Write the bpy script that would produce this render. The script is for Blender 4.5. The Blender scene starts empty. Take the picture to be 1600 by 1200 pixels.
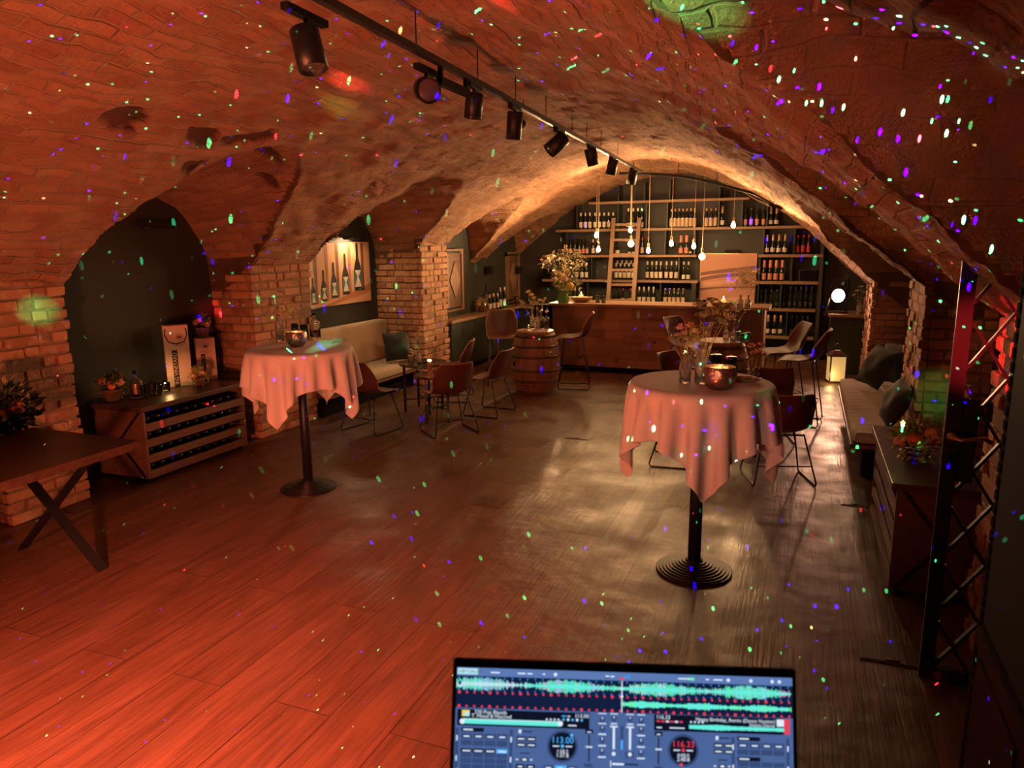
import bpy, bmesh, math, random
import numpy as np
from mathutils import Vector, Matrix, Euler, Quaternion
R = math.radians
PI = math.pi
random.seed(7)
rng = np.random.RandomState(11)
SC = bpy.context.scene
COL = SC.collection

# ------------------------------------------------------------------ camera
FPX, EYE, ROLL = 1130.0, 2.05, R(0.6)
_c, _s = math.cos(ROLL), math.sin(ROLL)
_dx, _dy = 1267 - 800, 385 - 600
_ux, _uy = _c*_dx + _s*_dy, -_s*_dx + _c*_dy
PITCH = math.atan(-_uy/FPX)
YAW = math.atan2(_ux, math.hypot(_uy, FPX))
_f = Vector((-math.sin(YAW), math.cos(YAW), 0)); _r = Vector((math.cos(YAW), math.sin(YAW), 0)); _u = Vector((0, 0, 1))
FW = _f*math.cos(PITCH) - _u*math.sin(PITCH); UP = _u*math.cos(PITCH) + _f*math.sin(PITCH)
IR = _c*_r - _s*UP*1.0      # image right
IU = _c*UP + _s*_r          # image up
ORG = Vector((0, 0, EYE))
cam = bpy.data.cameras.new('camera'); camo = bpy.data.objects.new('camera', cam); COL.objects.link(camo)
camo.matrix_world = Matrix(((IR.x, IU.x, -FW.x, 0), (IR.y, IU.y, -FW.y, 0), (IR.z, IU.z, -FW.z, EYE), (0, 0, 0, 1)))
cam.sensor_fit = 'HORIZONTAL'; cam.sensor_width = 36.0; cam.lens = FPX/1600*36.0
cam.clip_start = 0.05; cam.clip_end = 60
cam.dof.use_dof = True; cam.dof.focus_distance = 6.0; cam.dof.aperture_fstop = 11.0
SC.camera = camo
def ray(x, y):
    return FW*FPX + IR*(x-800) - IU*(y-600)
def onz(x, y, z=0.0):
    d = ray(x, y); return ORG + d*((z-EYE)/d.z)
def onx(x, y, X):
    d = ray(x, y); return ORG + d*(X/d.x)
def ony(x, y, Y):
    d = ray(x, y); return ORG + d*(Y/d.y)

# ------------------------------------------------------------------ world, exposure
wd = bpy.data.worlds.new('world'); SC.world = wd; wd.use_nodes = True
wd.node_tree.nodes['Background'].inputs[0].default_value = (1.0, 0.35, 0.2, 1)
wd.node_tree.nodes['Background'].inputs[1].default_value = 0.010
SC.view_settings.view_transform = 'Standard'; SC.view_settings.look = 'None'
SC.view_settings.exposure = 0.1; SC.view_settings.gamma = 1.0; SC.view_settings.use_curve_mapping = False

# ------------------------------------------------------------------ lights of the room, with added fill spots
def light(name, kind, loc, col, power, to=None, size=.05, angle=60, blend=.6):
    l = bpy.data.lights.new(name, kind); o = bpy.data.objects.new(name, l); COL.objects.link(o)
    o.location = loc; l.color = col; l.energy = power
    if kind in ('POINT', 'SPOT'): l.shadow_soft_size = size
    if kind == 'SPOT': l.spot_size = R(angle); l.spot_blend = blend
    if kind == 'AREA': l.size = size
    if to is not None:
        o.rotation_euler = (Vector(to)-Vector(loc)).to_track_quat('-Z', 'Y').to_euler()
    return o
RED = (1.0, .17, .09)
WARM = (1.0, .56, .24)
# red party wash by the DJ desk, then spots added for vault and tables
light('red_wash_floor', 'SPOT', (-1.9, -.3, 2.0), (1.0, .17, .10), 3000, (-2.4, 1.3, 0), .08, 79, 1.0)
light('red_vault_bounce', 'SPOT', (-2.0, .3, .35), (1.0, .23, .10), 770, (-3.3, 4.4, 3.2), .12, 122, 1.0)  # low spot added to stand in for red bounce off the floor
light('left_table_fill', 'SPOT', (-1.0, -.4, 1.6), (1.0, .64, .44), 150, (-3.86, 4.86, .98), .10, 17, .8)  # unseen narrow spot added to brighten the left tablecloth
light('right_table_fill', 'SPOT', (-1.0, -.4, 1.6), (1.0, .62, .42), 120, (-.545, 4.40, .95), .10, 20, .8)  # unseen narrow spot added to brighten the right tablecloth
# flood lamp on the side console by the bar: its face is built with the lamp below
light('flood_lamp_beam', 'SPOT', (.40, 12.1, 1.22), (1.0, .46, .28), 95, (-1.0, 5.0, .7), .06, 130, 1.0)
# track spots that are on
light('track_spot_beam_1', 'SPOT', (-2.5, 8.0, 2.85), WARM, 125, (-1.2, 6.0, 0), .03, 34, .9)
light('track_spot_beam_2', 'SPOT', (-2.62, 10.6, 2.85), WARM, 140, (-2.4, 13.6, 1.3), .03, 100, 1)
light('track_spot_beam_3', 'SPOT', (-2.5, 7.0, 2.85), WARM, 120, (-4.9, 9.0, 1.1), .03, 60, 1)
# unseen amber spots added near the curved rail to brighten the brick vault
for k, (ux_, uz_) in enumerate([(-2.9, 2.92), (-1.9, 2.9), (-1.0, 2.66), (-.35, 2.4)]):
    light('vault_fill_%d' % (k+1), 'SPOT', (ux_, 11.15, uz_-.24), (1.0, .56, .25), 105, (ux_-.35, 8.9, uz_+.6), .06, 165, 1)
light('bar_vault_fill', 'SPOT', (-3.9, 11.9, 1.45), (1.0, .58, .26), 420, (-4.0, 9.0, 3.0), .05, 150, 1)  # unseen fill spot added for more amber on the vault by the bar
# narrow effect beams
DJ = (-1.9, .15, 2.15)
for col, to, w, ang in [((.1, 1, .3), onx(60, 485, -5.4), 1900, 3.2), ((1, .06, .05), (-3.04, 4.59, 3.17), 5200, 2.4), ((1, .06, .05), (-1.37, 3.4, 3.2), 2600, 3.5), ((.55, .8, .12), (-3.35, 4.9, 3.08), 1300, 2.8),
        ((.1, 1, .3), (-.41, 2.25, 2.74), 800, 6), ((.1, .9, .2), ony(1462, 618, 6.8), 650, 4), ((1, .02, .03), ony(1535, 540, 3.6), 5000, 6.5), ((.2, 1, .45), onz(515, 536, 1.22), 1500, 2.6), ((1, .03, .05), onx(318, 480, -5.7), 2500, 2), ((.4, .7, .15), (-1.2, 7.0, 3.12), 1600, 2)]:
    light('effect_beam', 'SPOT', DJ, col, w, to, .012, ang, .9)

# laser star projector: one tiny light whose beam pattern is a field of dots
def laser(name, loc, to, scale, thr, power, st=(1, 1, .5), cone=150):
    o = light(name, 'SPOT', loc, (1, 1, 1), power, to, 0.0, cone, .15)
    l = o.data; l.use_nodes = True; nt = l.node_tree; N = nt.nodes; L = nt.links
    em = [n for n in N if n.type == 'EMISSION'][0]
    tc = N.new('ShaderNodeTexCoord'); vo = N.new('ShaderNodeTexVoronoi'); vo.inputs['Scale'].default_value = scale
    vo.inputs['Randomness'].default_value = 1.0
    mp = N.new('ShaderNodeMapping'); mp.inputs['Scale'].default_value = st; mp.inputs['Rotation'].default_value = (.5, .4, .9); L.new(tc.outputs['Normal'], mp.inputs[0]); L.new(mp.outputs[0], vo.inputs['Vector'])
    lt = N.new('ShaderNodeMath'); lt.operation = 'LESS_THAN'; lt.inputs[1].default_value = thr
    L.new(vo.outputs['Distance'], lt.inputs[0])
    sep = N.new('ShaderNodeSeparateColor'); L.new(vo.outputs['Color'], sep.inputs[0])
    cr = N.new('ShaderNodeValToRGB'); cr.color_ramp.interpolation = 'CONSTANT'
    e = cr.color_ramp.elements; e[0].position = 0; e[0].color = (.05, 1.0, .42, 1); e[1].position = .46; e[1].color = (.03, .0, 2.6, 1)
    n3 = e.new(.86); n3.color = (1.5, .06, .14, 1)
    n4 = e.new(.94); n4.color = (.7, .9, .5, 1)
    L.new(sep.outputs[0], cr.inputs[0]); L.new(cr.outputs[0], em.inputs['Color'])
    mr = N.new('ShaderNodeMath'); mr.operation = 'MULTIPLY'; L.new(lt.outputs[0], mr.inputs[0]); 
    pw = N.new('ShaderNodeMath'); pw.operation = 'POWER'; pw.inputs[1].default_value = 1.6; L.new(sep.outputs[1], pw.inputs[0]); L.new(pw.outputs[0], mr.inputs[1])
    L.new(mr.outputs[0], em.inputs['Strength'])
laser('laser_star_projector', (-1.15, .35, 1.45), (-1.7, 4.2, 3.9), 64, .11, 26000, (1, 1, .36), 98)
laser('laser_star_projector_2', (.28, .75, 1.96), (-.9, 5.0, 2.3), 52, .135, 30000, (1, .36, 1), 88)
laser('laser_star_projector_3', (-1.6, .1, 1.75), (-1.7, 4.0, -.2), 62, .065, 30000, (1, .6, 1), 100)

# ------------------------------------------------------------------ materials
def newmat(name):
    m = bpy.data.materials.new(name); m.use_nodes = True
    return m, m.node_tree.nodes, m.node_tree.links, m.node_tree.nodes['Principled BSDF']
def rgba(c): return (c[0], c[1], c[2], 1)
def M_(name, col, rough=.6, metal=0., noise=0., nscale=8., bump=0., bscale=40., stretch=None, col2=None, trans=0., sheen=0., ior=1.45, emit=None, estr=0., coat=0.):
    m, N, L, b = newmat(name)
    b.inputs['Base Color'].default_value = rgba(col); b.inputs['Roughness'].default_value = rough; b.inputs['Metallic'].default_value = metal
    b.inputs['IOR'].default_value = ior; b.inputs['Transmission Weight'].default_value = trans; b.inputs['Coat Weight'].default_value = coat
    if sheen: b.inputs['Sheen Weight'].default_value = sheen
    if emit: b.inputs['Emission Color'].default_value = rgba(emit); b.inputs['Emission Strength'].default_value = estr
    if noise or bump or col2:
        tc = N.new('ShaderNodeTexCoord'); mp = N.new('ShaderNodeMapping'); L.new(tc.outputs['Object'], mp.inputs[0])
        if stretch: mp.inputs['Scale'].default_value = stretch
        nz = N.new('ShaderNodeTexNoise'); nz.inputs['Scale'].default_value = nscale; nz.inputs['Detail'].default_value = 5; L.new(mp.outputs[0], nz.inputs['Vector'])
        if noise or col2:
            cr = N.new('ShaderNodeValToRGB'); c2 = col2 or tuple(max(0, v*(1-noise)) for v in col)
            cr.color_ramp.elements[0].position = .3; cr.color_ramp.elements[1].position = .7
            cr.color_ramp.elements[0].color = rgba(c2); cr.color_ramp.elements[1].color = rgba(col)
            L.new(nz.outputs['Fac'], cr.inputs[0]); L.new(cr.outputs[0], b.inputs['Base Color'])
        if bump:
            n2 = N.new('ShaderNodeTexNoise'); n2.inputs['Scale'].default_value = bscale; n2.inputs['Detail'].default_value = 3; L.new(mp.outputs[0], n2.inputs['Vector'])
            bp = N.new('ShaderNodeBump'); bp.inputs['Strength'].default_value = bump; bp.inputs['Distance'].default_value = .01
            L.new(n2.outputs['Fac'], bp.inputs['Height']); L.new(bp.outputs[0], b.inputs['Normal'])
    return m
def wood(name, c1, c2, axis='Y', rough=.45, sc=1.0, bump=.15):
    s = {'X': (.6, 9, 9), 'Y': (9, .6, 9), 'Z': (9, 9, .6)}[axis]
    return M_(name, c1, rough, 0, nscale=2.2*sc, col2=c2, bump=bump, bscale=6*sc, stretch=s)

def brick_vault_mat():
    m, N, L, b = newmat('vault_brick')
    uv = N.new('ShaderNodeUVMap'); uv.uv_map = 'UVMap'
    nz = N.new('ShaderNodeTexNoise'); nz.inputs['Scale'].default_value = 3.6; nz.inputs['Detail'].default_value = 6; L.new(uv.outputs[0], nz.inputs['Vector'])
    sb = N.new('ShaderNodeVectorMath'); sb.operation = 'SUBTRACT'; sb.inputs[1].default_value = (.5, .5, .5); L.new(nz.outputs['Color'], sb.inputs[0])
    ml = N.new('ShaderNodeVectorMath'); ml.operation = 'SCALE'; ml.inputs['Scale'].default_value = .075; L.new(sb.outputs[0], ml.inputs[0])
    ad = N.new('ShaderNodeVectorMath'); ad.operation = 'ADD'; L.new(uv.outputs[0], ad.inputs[0]); L.new(ml.outputs[0], ad.inputs[1])
    br = N.new('ShaderNodeTexBrick'); L.new(ad.outputs[0], br.inputs['Vector'])
    br.inputs['Scale'].default_value = 1; br.inputs['Brick Width'].default_value = .27; br.inputs['Row Height'].default_value = .092
    br.inputs['Mortar Size'].default_value = .011; br.inputs['Mortar Smooth'].default_value = .7; br.inputs['Bias'].default_value = 0
    br.inputs['Color1'].default_value = (.47, .235, .125, 1); br.inputs['Color2'].default_value = (.30, .128, .066, 1); br.inputs['Mortar'].default_value = (.40, .255, .15, 1)
    # plaster remains over the brick
    n2 = N.new('ShaderNodeTexNoise'); n2.inputs['Scale'].default_value = 2.6; n2.inputs['Detail'].default_value = 8; n2.inputs['Roughness'].default_value = .62; L.new(uv.outputs[0], n2.inputs['Vector'])
    cr = N.new('ShaderNodeValToRGB'); cr.color_ramp.elements[0].position = .50; cr.color_ramp.elements[1].position = .68
    L.new(n2.outputs['Fac'], cr.inputs[0])
    mx = N.new('ShaderNodeMix'); mx.data_type = 'RGBA'; mx.inputs['B'].default_value = (.47, .275, .155, 1)
    sc0 = N.new('ShaderNodeMath'); sc0.operation = 'MULTIPLY'; sc0.inputs[1].default_value = .75; L.new(cr.outputs[0], sc0.inputs[0]); am = N.new('ShaderNodeAttribute'); am.attribute_name = 'smear'; sc = N.new('ShaderNodeMath'); sc.operation = 'MAXIMUM'; L.new(sc0.outputs[0], sc.inputs[0]); L.new(am.outputs['Fac'], sc.inputs[1]); L.new(sc.outputs[0], mx.inputs['Factor'])
    L.new(br.outputs['Color'], mx.inputs['A'])
    # broken out patches where the plaster fell off
    at = N.new('ShaderNodeAttribute'); at.attribute_name = 'scar'
    m2 = N.new('ShaderNodeMix'); m2.data_type = 'RGBA'; m2.inputs['B'].default_value = (.10, .035, .022, 1)
    L.new(at.outputs['Fac'], m2.inputs['Factor']); L.new(mx.outputs['Result'], m2.inputs['A'])
    L.new(m2.outputs['Result'], b.inputs['Base Color'])
    b.inputs['Roughness'].default_value = .9
    # bump: joints + two sizes of roughness
    inv = N.new('ShaderNodeMath'); inv.operation = 'SUBTRACT'; inv.inputs[0].default_value = 1; L.new(br.outputs['Fac'], inv.inputs[1])
    bw = N.new('ShaderNodeMath'); bw.operation = 'MULTIPLY'; L.new(inv.outputs[0], bw.inputs[0])
    ip = N.new('ShaderNodeMath'); ip.operation = 'SUBTRACT'; ip.inputs[0].default_value = 1.05; L.new(sc.outputs[0], ip.inputs[1]); L.new(ip.outputs[0], bw.inputs[1])
    n3 = N.new('ShaderNodeTexNoise'); n3.inputs['Scale'].default_value = 22; n3.inputs['Detail'].default_value = 6; n3.inputs['Roughness'].default_value = .7; L.new(ad.outputs[0], n3.inputs['Vector'])
    n3s = N.new('ShaderNodeMath'); n3s.operation = 'MULTIPLY_ADD'; n3s.inputs[1].default_value = 1.3; L.new(n3.outputs['Fac'], n3s.inputs[0]); L.new(bw.outputs[0], n3s.inputs[2])
    sepb = N.new('ShaderNodeSeparateColor'); L.new(br.outputs['Color'], sepb.inputs[0])
    hs = N.new('ShaderNodeMath'); hs.operation = 'MULTIPLY_ADD'; hs.inputs[1].default_value = 3.4; L.new(sepb.outputs[0], hs.inputs[0]); L.new(n3s.outputs[0], hs.inputs[2])
    bp = N.new('ShaderNodeBump'); bp.inputs['Strength'].default_value = 1.0; bp.inputs['Distance'].default_value = .036
    L.new(hs.outputs[0], bp.inputs['Height']); L.new(bp.outputs[0], b.inputs['Normal'])
    return m
def brick_mat():
    m, N, L, b = newmat('brick')
    ge = N.new('ShaderNodeNewGeometry'); cr = N.new('ShaderNodeValToRGB'); e = cr.color_ramp.elements
    e[0].color = (.25, .105, .05, 1); e[1].color = (.44, .225, .11, 1); x = e.new(.5); x.color = (.36, .165, .08, 1)
    L.new(ge.outputs['Random Per Island'], cr.inputs[0])
    tc = N.new('ShaderNodeTexCoord'); nz = N.new('ShaderNodeTexNoise'); nz.inputs['Scale'].default_value = 14; nz.inputs['Detail'].default_value = 7; L.new(tc.outputs['Object'], nz.inputs['Vector'])
    mx = N.new('ShaderNodeMix'); mx.data_type = 'RGBA'; mx.inputs['B'].default_value = (.44, .29, .19, 1)
    r2 = N.new('ShaderNodeValToRGB'); r2.color_ramp.elements[0].position = .5; r2.color_ramp.elements[1].position = .75; L.new(nz.outputs['Fac'], r2.inputs[0])
    L.new(r2.outputs[0], mx.inputs['Factor']); L.new(cr.outputs[0], mx.inputs['A']); L.new(mx.outputs['Result'], b.inputs['Base Color'])
    b.inputs['Roughness'].default_value = .88
    n2 = N.new('ShaderNodeTexNoise'); n2.inputs['Scale'].default_value = 30; n2.inputs['Detail'].default_value = 6; L.new(tc.outputs['Object'], n2.inputs['Vector'])
    bp = N.new('ShaderNodeBump'); bp.inputs['Strength'].default_value = .8; bp.inputs['Distance'].default_value = .012
    L.new(n2.outputs['Fac'], bp.inputs['Height']); L.new(bp.outputs[0], b.inputs['Normal'])
    return m
def floor_mat():
    m, N, L, b = newmat('floor_oak')
    tc = N.new('ShaderNodeTexCoord'); mp = N.new('ShaderNodeMapping'); mp.inputs['Rotation'].default_value = (0, 0, R(90)); L.new(tc.outputs['Object'], mp.inputs[0])
    br = N.new('ShaderNodeTexBrick'); L.new(mp.outputs[0], br.inputs['Vector'])
    br.inputs['Scale'].default_value = 1; br.inputs['Brick Width'].default_value = 2.35; br.inputs['Row Height'].default_value = .306; br.inputs['Mortar Size'].default_value = .0024
    br.inputs['Mortar Smooth'].default_value = .1; br.offset = .37; br.offset_frequency = 2
    br.inputs['Color1'].default_value = (.130, .066, .034, 1); br.inputs['Color2'].default_value = (.104, .053, .027, 1); br.inputs['Mortar'].default_value = (.028, .013, .008, 1)
    # per plank shift of the grain
    sep = N.new('ShaderNodeSeparateColor'); L.new(br.outputs['Color'], sep.inputs[0])
    cmb = N.new('ShaderNodeCombineXYZ'); mu = N.new('ShaderNodeMath'); mu.operation = 'MULTIPLY'; mu.inputs[1].default_value = 90; L.new(sep.outputs[0], mu.inputs[0]); L.new(mu.outputs[0], cmb.inputs[2])
    ad = N.new('ShaderNodeVectorMath'); ad.operation = 'ADD'; L.new(tc.outputs['Object'], ad.inputs[0]); L.new(cmb.outputs[0], ad.inputs[1])
    mg = N.new('ShaderNodeMapping'); mg.inputs['Scale'].default_value = (1, .13, 1); L.new(ad.outputs[0], mg.inputs[0])
    n0 = N.new('ShaderNodeTexNoise'); n0.inputs['Scale'].default_value = 2.2; n0.inputs['Detail'].default_value = 3; n0.inputs['Distortion'].default_value = .6; L.new(mg.outputs[0], n0.inputs['Vector'])
    wv = N.new('ShaderNodeMath'); wv.operation = 'MULTIPLY'; wv.inputs[1].default_value = 46; L.new(n0.outputs['Fac'], wv.inputs[0])
    sn = N.new('ShaderNodeMath'); sn.operation = 'SINE'; L.new(wv.outputs[0], sn.inputs[0])
    s2 = N.new('ShaderNodeMath'); s2.operation = 'MULTIPLY_ADD'; s2.inputs[1].default_value = .5; s2.inputs[2].default_value = .5; L.new(sn.outputs[0], s2.inputs[0])
    mf = N.new('ShaderNodeMapping'); mf.inputs['Scale'].default_value = (1, .05, 1); L.new(ad.outputs[0], mf.inputs[0])
    n1 = N.new('ShaderNodeTexNoise'); n1.inputs['Scale'].default_value = 70; n1.inputs['Detail'].default_value = 4; L.new(mf.outputs[0], n1.inputs['Vector'])
    gm = N.new('ShaderNodeMath'); gm.operation = 'MULTIPLY_ADD'; gm.inputs[1].default_value = .22; L.new(s2.outputs[0], gm.inputs[0])
    g2 = N.new('ShaderNodeMath'); g2.operation = 'MULTIPLY_ADD'; g2.inputs[1].default_value = 1.2; g2.inputs[2].default_value = .20; L.new(n1.outputs['Fac'], g2.inputs[0]); L.new(g2.outputs[0], gm.inputs[2])
    mx = N.new('ShaderNodeMix'); mx.data_type = 'RGBA'; mx.blend_type = 'MULTIPLY'; mx.inputs['Factor'].default_value = 1
    L.new(br.outputs['Color'], mx.inputs['A']); cc = N.new('ShaderNodeCombineColor')
    for i in range(3): L.new(gm.outputs[0], cc.inputs[i])
    L.new(cc.outputs[0], mx.inputs['B']); L.new(mx.outputs['Result'], b.inputs['Base Color'])
    n4 = N.new('ShaderNodeTexNoise'); n4.inputs['Scale'].default_value = 2.4; n4.inputs['Detail'].default_value = 3; L.new(tc.outputs['Object'], n4.inputs['Vector'])
    rr = N.new('ShaderNodeMapRange'); rr.inputs[1].default_value = .35; rr.inputs[2].default_value = .65; rr.inputs[3].default_value = .30; rr.inputs[4].default_value = .52; L.new(n4.outputs['Fac'], rr.inputs[0]); L.new(rr.outputs[0], b.inputs['Roughness'])
    # height: joints, grain, hollows
    h1 = N.new('ShaderNodeMath'); h1.operation = 'MULTIPLY_ADD'; h1.inputs[1].default_value = -1.6; L.new(br.outputs['Fac'], h1.inputs[0])
    h2 = N.new('ShaderNodeMath'); h2.operation = 'MULTIPLY_ADD'; h2.inputs[1].default_value = .5; L.new(gm.outputs[0], h2.inputs[0])
    n5 = N.new('ShaderNodeTexNoise'); n5.inputs['Scale'].default_value = 5.5; n5.inputs['Detail'].default_value = 2; L.new(tc.outputs['Object'], n5.inputs['Vector'])
    h3 = N.new('ShaderNodeMath'); h3.operation = 'MULTIPLY'; h3.inputs[1].default_value = 2.2; L.new(n5.outputs['Fac'], h3.inputs[0]); L.new(h3.outputs[0], h2.inputs[2]); L.new(h2.outputs[0], h1.inputs[2])
    bp = N.new('ShaderNodeBump'); bp.inputs['Strength'].default_value = .55; bp.inputs['Distance'].default_value = .006; L.new(h1.outputs[0], bp.inputs['Height']); L.new(bp.outputs[0], b.inputs['Normal'])
    return m
MT = dict(
    vault=brick_vault_mat(), brick=brick_mat(), floor=floor_mat(),
    mortar=M_('mortar', (.27, .17, .105), .95, noise=.3, nscale=20, bump=.6, bscale=60),
    paint=M_('dark_green_paint', (.034, .034, .025), .75, noise=.18, nscale=3, bump=.15, bscale=30),
    wallback=M_('back_wall_paint', (.032, .034, .030), .6, noise=.15, nscale=3),
    cabgreen=M_('green_lacquer', (.028, .034, .026), .42, noise=.1, nscale=5),
    shelf=wood('shelf_oak', (.30, .185, .115), (.22, .13, .08), 'X', .5),
    shelfy=wood('counter_oak', (.30, .185, .115), (.22, .13, .08), 'Y', .4),
    shelfz=wood('ladder_oak', (.26, .16, .10), (.19, .115, .07), 'Z', .5),
    dwood=wood('dark_walnut', (.085, .040, .024), (.05, .022, .014), 'Y', .38),
    dwoodx=wood('dark_walnut_cross', (.085, .040, .024), (.05, .022, .014), 'X', .38),
    rack=wood('rack_wood', (.17, .085, .048), (.11, .055, .03), 'Y', .5),
    barrel=wood('barrel_oak', (.24, .115, .058), (.15, .07, .036), 'Z', .5, 1.3),
    barreltop=wood('barrel_head', (.26, .15, .085), (.18, .10, .055), 'X', .45),
    old=wood('old_plank', (.30, .18, .11), (.17, .10, .06), 'Z', .7),
    black=M_('black_metal', (.012, .011, .011), .42, .15, bump=.05, bscale=80),
    blackp=M_('black_plastic', (.011, .010, .010), .6, ior=1.2),
    matte=M_('matte_black', (.008, .007, .007), .9, ior=1.12),
    iron=M_('hoop_iron', (.13, .075, .045), .5, .6, noise=.5, nscale=12),
    cloth=M_('cream_linen', (.62, .47, .40), .85, bump=.12, bscale=350, sheen=.2),
    leather=M_('brown_leather', (.085, .023, .013), .50, noise=.3, nscale=9, bump=.15, bscale=90),
    piping=M_('leather_edge', (.30, .15, .09), .55),
    bench=M_('beige_bench_fabric', (.36, .28, .18), .85, noise=.1, nscale=6, bump=.2, bscale=220, sheen=.2),
    velvet=M_('dark_green_velvet', (.016, .022, .016), .8, noise=.4, nscale=7, sheen=.12),
    glass=M_('clear_glass', (.95, .95, .92), .03, trans=1., ior=1.45),
    cutglass=M_('cut_glass', (.95, .90, .80), .05, trans=.90, ior=1.5),
    ambglass=M_('rose_glass', (.70, .38, .26), .06, trans=.75),
    bottle=M_('dark_bottle', (.010, .013, .009), .12, coat=.4),
    jarlid=M_('black_lid', (.012, .012, .012), .35),
    jarbody=M_('green_jar_glass', (.30, .42, .30), .06, trans=.8),
    label=M_('paper_label', (.62, .56, .46), .7, noise=.08, nscale=40),
    plabel=M_('pink_label', (.60, .26, .20), .7, noise=.1, nscale=40),
    rlabel=M_('red_label', (.45, .03, .03), .6),
    ylabel=M_('beige_tall_label', (.55, .42, .28), .7, noise=.15, nscale=50),
    dlabel=M_('dark_label', (.03, .03, .03), .6),
    wfoil=M_('white_foil', (.66, .60, .50), .45), pfoil=M_('pink_foil', (.60, .24, .18), .4), gfoil=M_('gold_foil', (.52, .33, .20), .35, .5),
    rfoil=M_('red_foil', (.42, .02, .02), .4), kfoil=M_('black_foil', (.015, .014, .013), .35),
    copper=M_('hammered_copper', (.42, .26, .19), .28, .9, bump=.8, bscale=45),
    candle=M_('candle_wax', (.75, .60, .36), .6, emit=(1, .55, .16), estr=.5),
    flame=M_('candle_flame', (1, .7, .3), .6, emit=(1, .58, .18), estr=28),
    goldin=M_('glowing_bowl_lining', (.65, .42, .15), .4, .7),
    bulb=M_('lit_bulb', (1, .8, .5), .4, emit=(1, .58, .24), estr=420),
    filament=M_('lit_filament', (1, .8, .5), .4, emit=(1, .62, .25), estr=420),
    globe=M_('globe_glass', (1, .85, .6), .02, trans=.9, emit=(1, .6, .22), estr=7),
    brass=M_('aged_brass', (.50, .34, .17), .3, .9),
    cord=M_('fabric_cord', (.55, .42, .26), .8),
    chrome=M_('chrome', (.75, .72, .68), .12, 1.),
    leaf=M_('leaf_green', (.10, .13, .045), .6, noise=.5, nscale=12),
    leafd=M_('leaf_dark', (.035, .05, .025), .6, noise=.5, nscale=12),
    leafy=M_('leaf_olive', (.40, .38, .15), .6, noise=.4, nscale=12),
    stem=M_('stem_straw', (.42, .33, .16), .6),
    petalw=M_('petal_cream', (.62, .52, .33), .6), petalp=M_('petal_pink', (.62, .30, .24), .6), petaly=M_('petal_yellow', (.62, .50, .16), .6),
    orange=M_('mandarin', (.72, .19, .04), .5, bump=.15, bscale=120), peach=M_('petal_peach', (.66, .33, .19), .6),
    terracotta=M_('terracotta', (.22, .10, .06), .75, noise=.3, nscale=10),
    kraft=M_('gift_box_card', (.62, .46, .36), .7), ink=M_('black_print', (.012, .012, .012), .6),
    paper=M_('paper_white', (.62, .55, .47), .8), teal=M_('teal_print', (.05, .16, .17), .6),
    slate=M_('slate', (.02, .02, .02), .5),
    stamp=M_('burnt_stamp', (.06, .022, .014), .8),
    olivewood=wood('olive_wood', (.35, .20, .10), (.22, .12, .06), 'X', .5),
    flood=M_('flood_face', (1, .8, .6), .4, emit=(1, .66, .42), estr=70),
    redemit=M_('speaker_skin', (.05, .03, .028), .9, ior=1.12, noise=.3, nscale=120),
    steel=M_('floor_plate', (.16, .12, .09), .3, .8),
    lens=M_('spot_lens', (.10, .07, .08), .15, .3),
    reflector=M_('spot_reflector', (.5, .42, .38), .25, .9, bump=.6, bscale=60),
    lantern=M_('lantern_pane', (.50, .44, .25), .5, emit=(1, .62, .2), estr=.45),
    laptop=M_('laptop_black', (.008, .008, .009), .4),
)
MT['cutglass'] = MT['cutglass']

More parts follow.
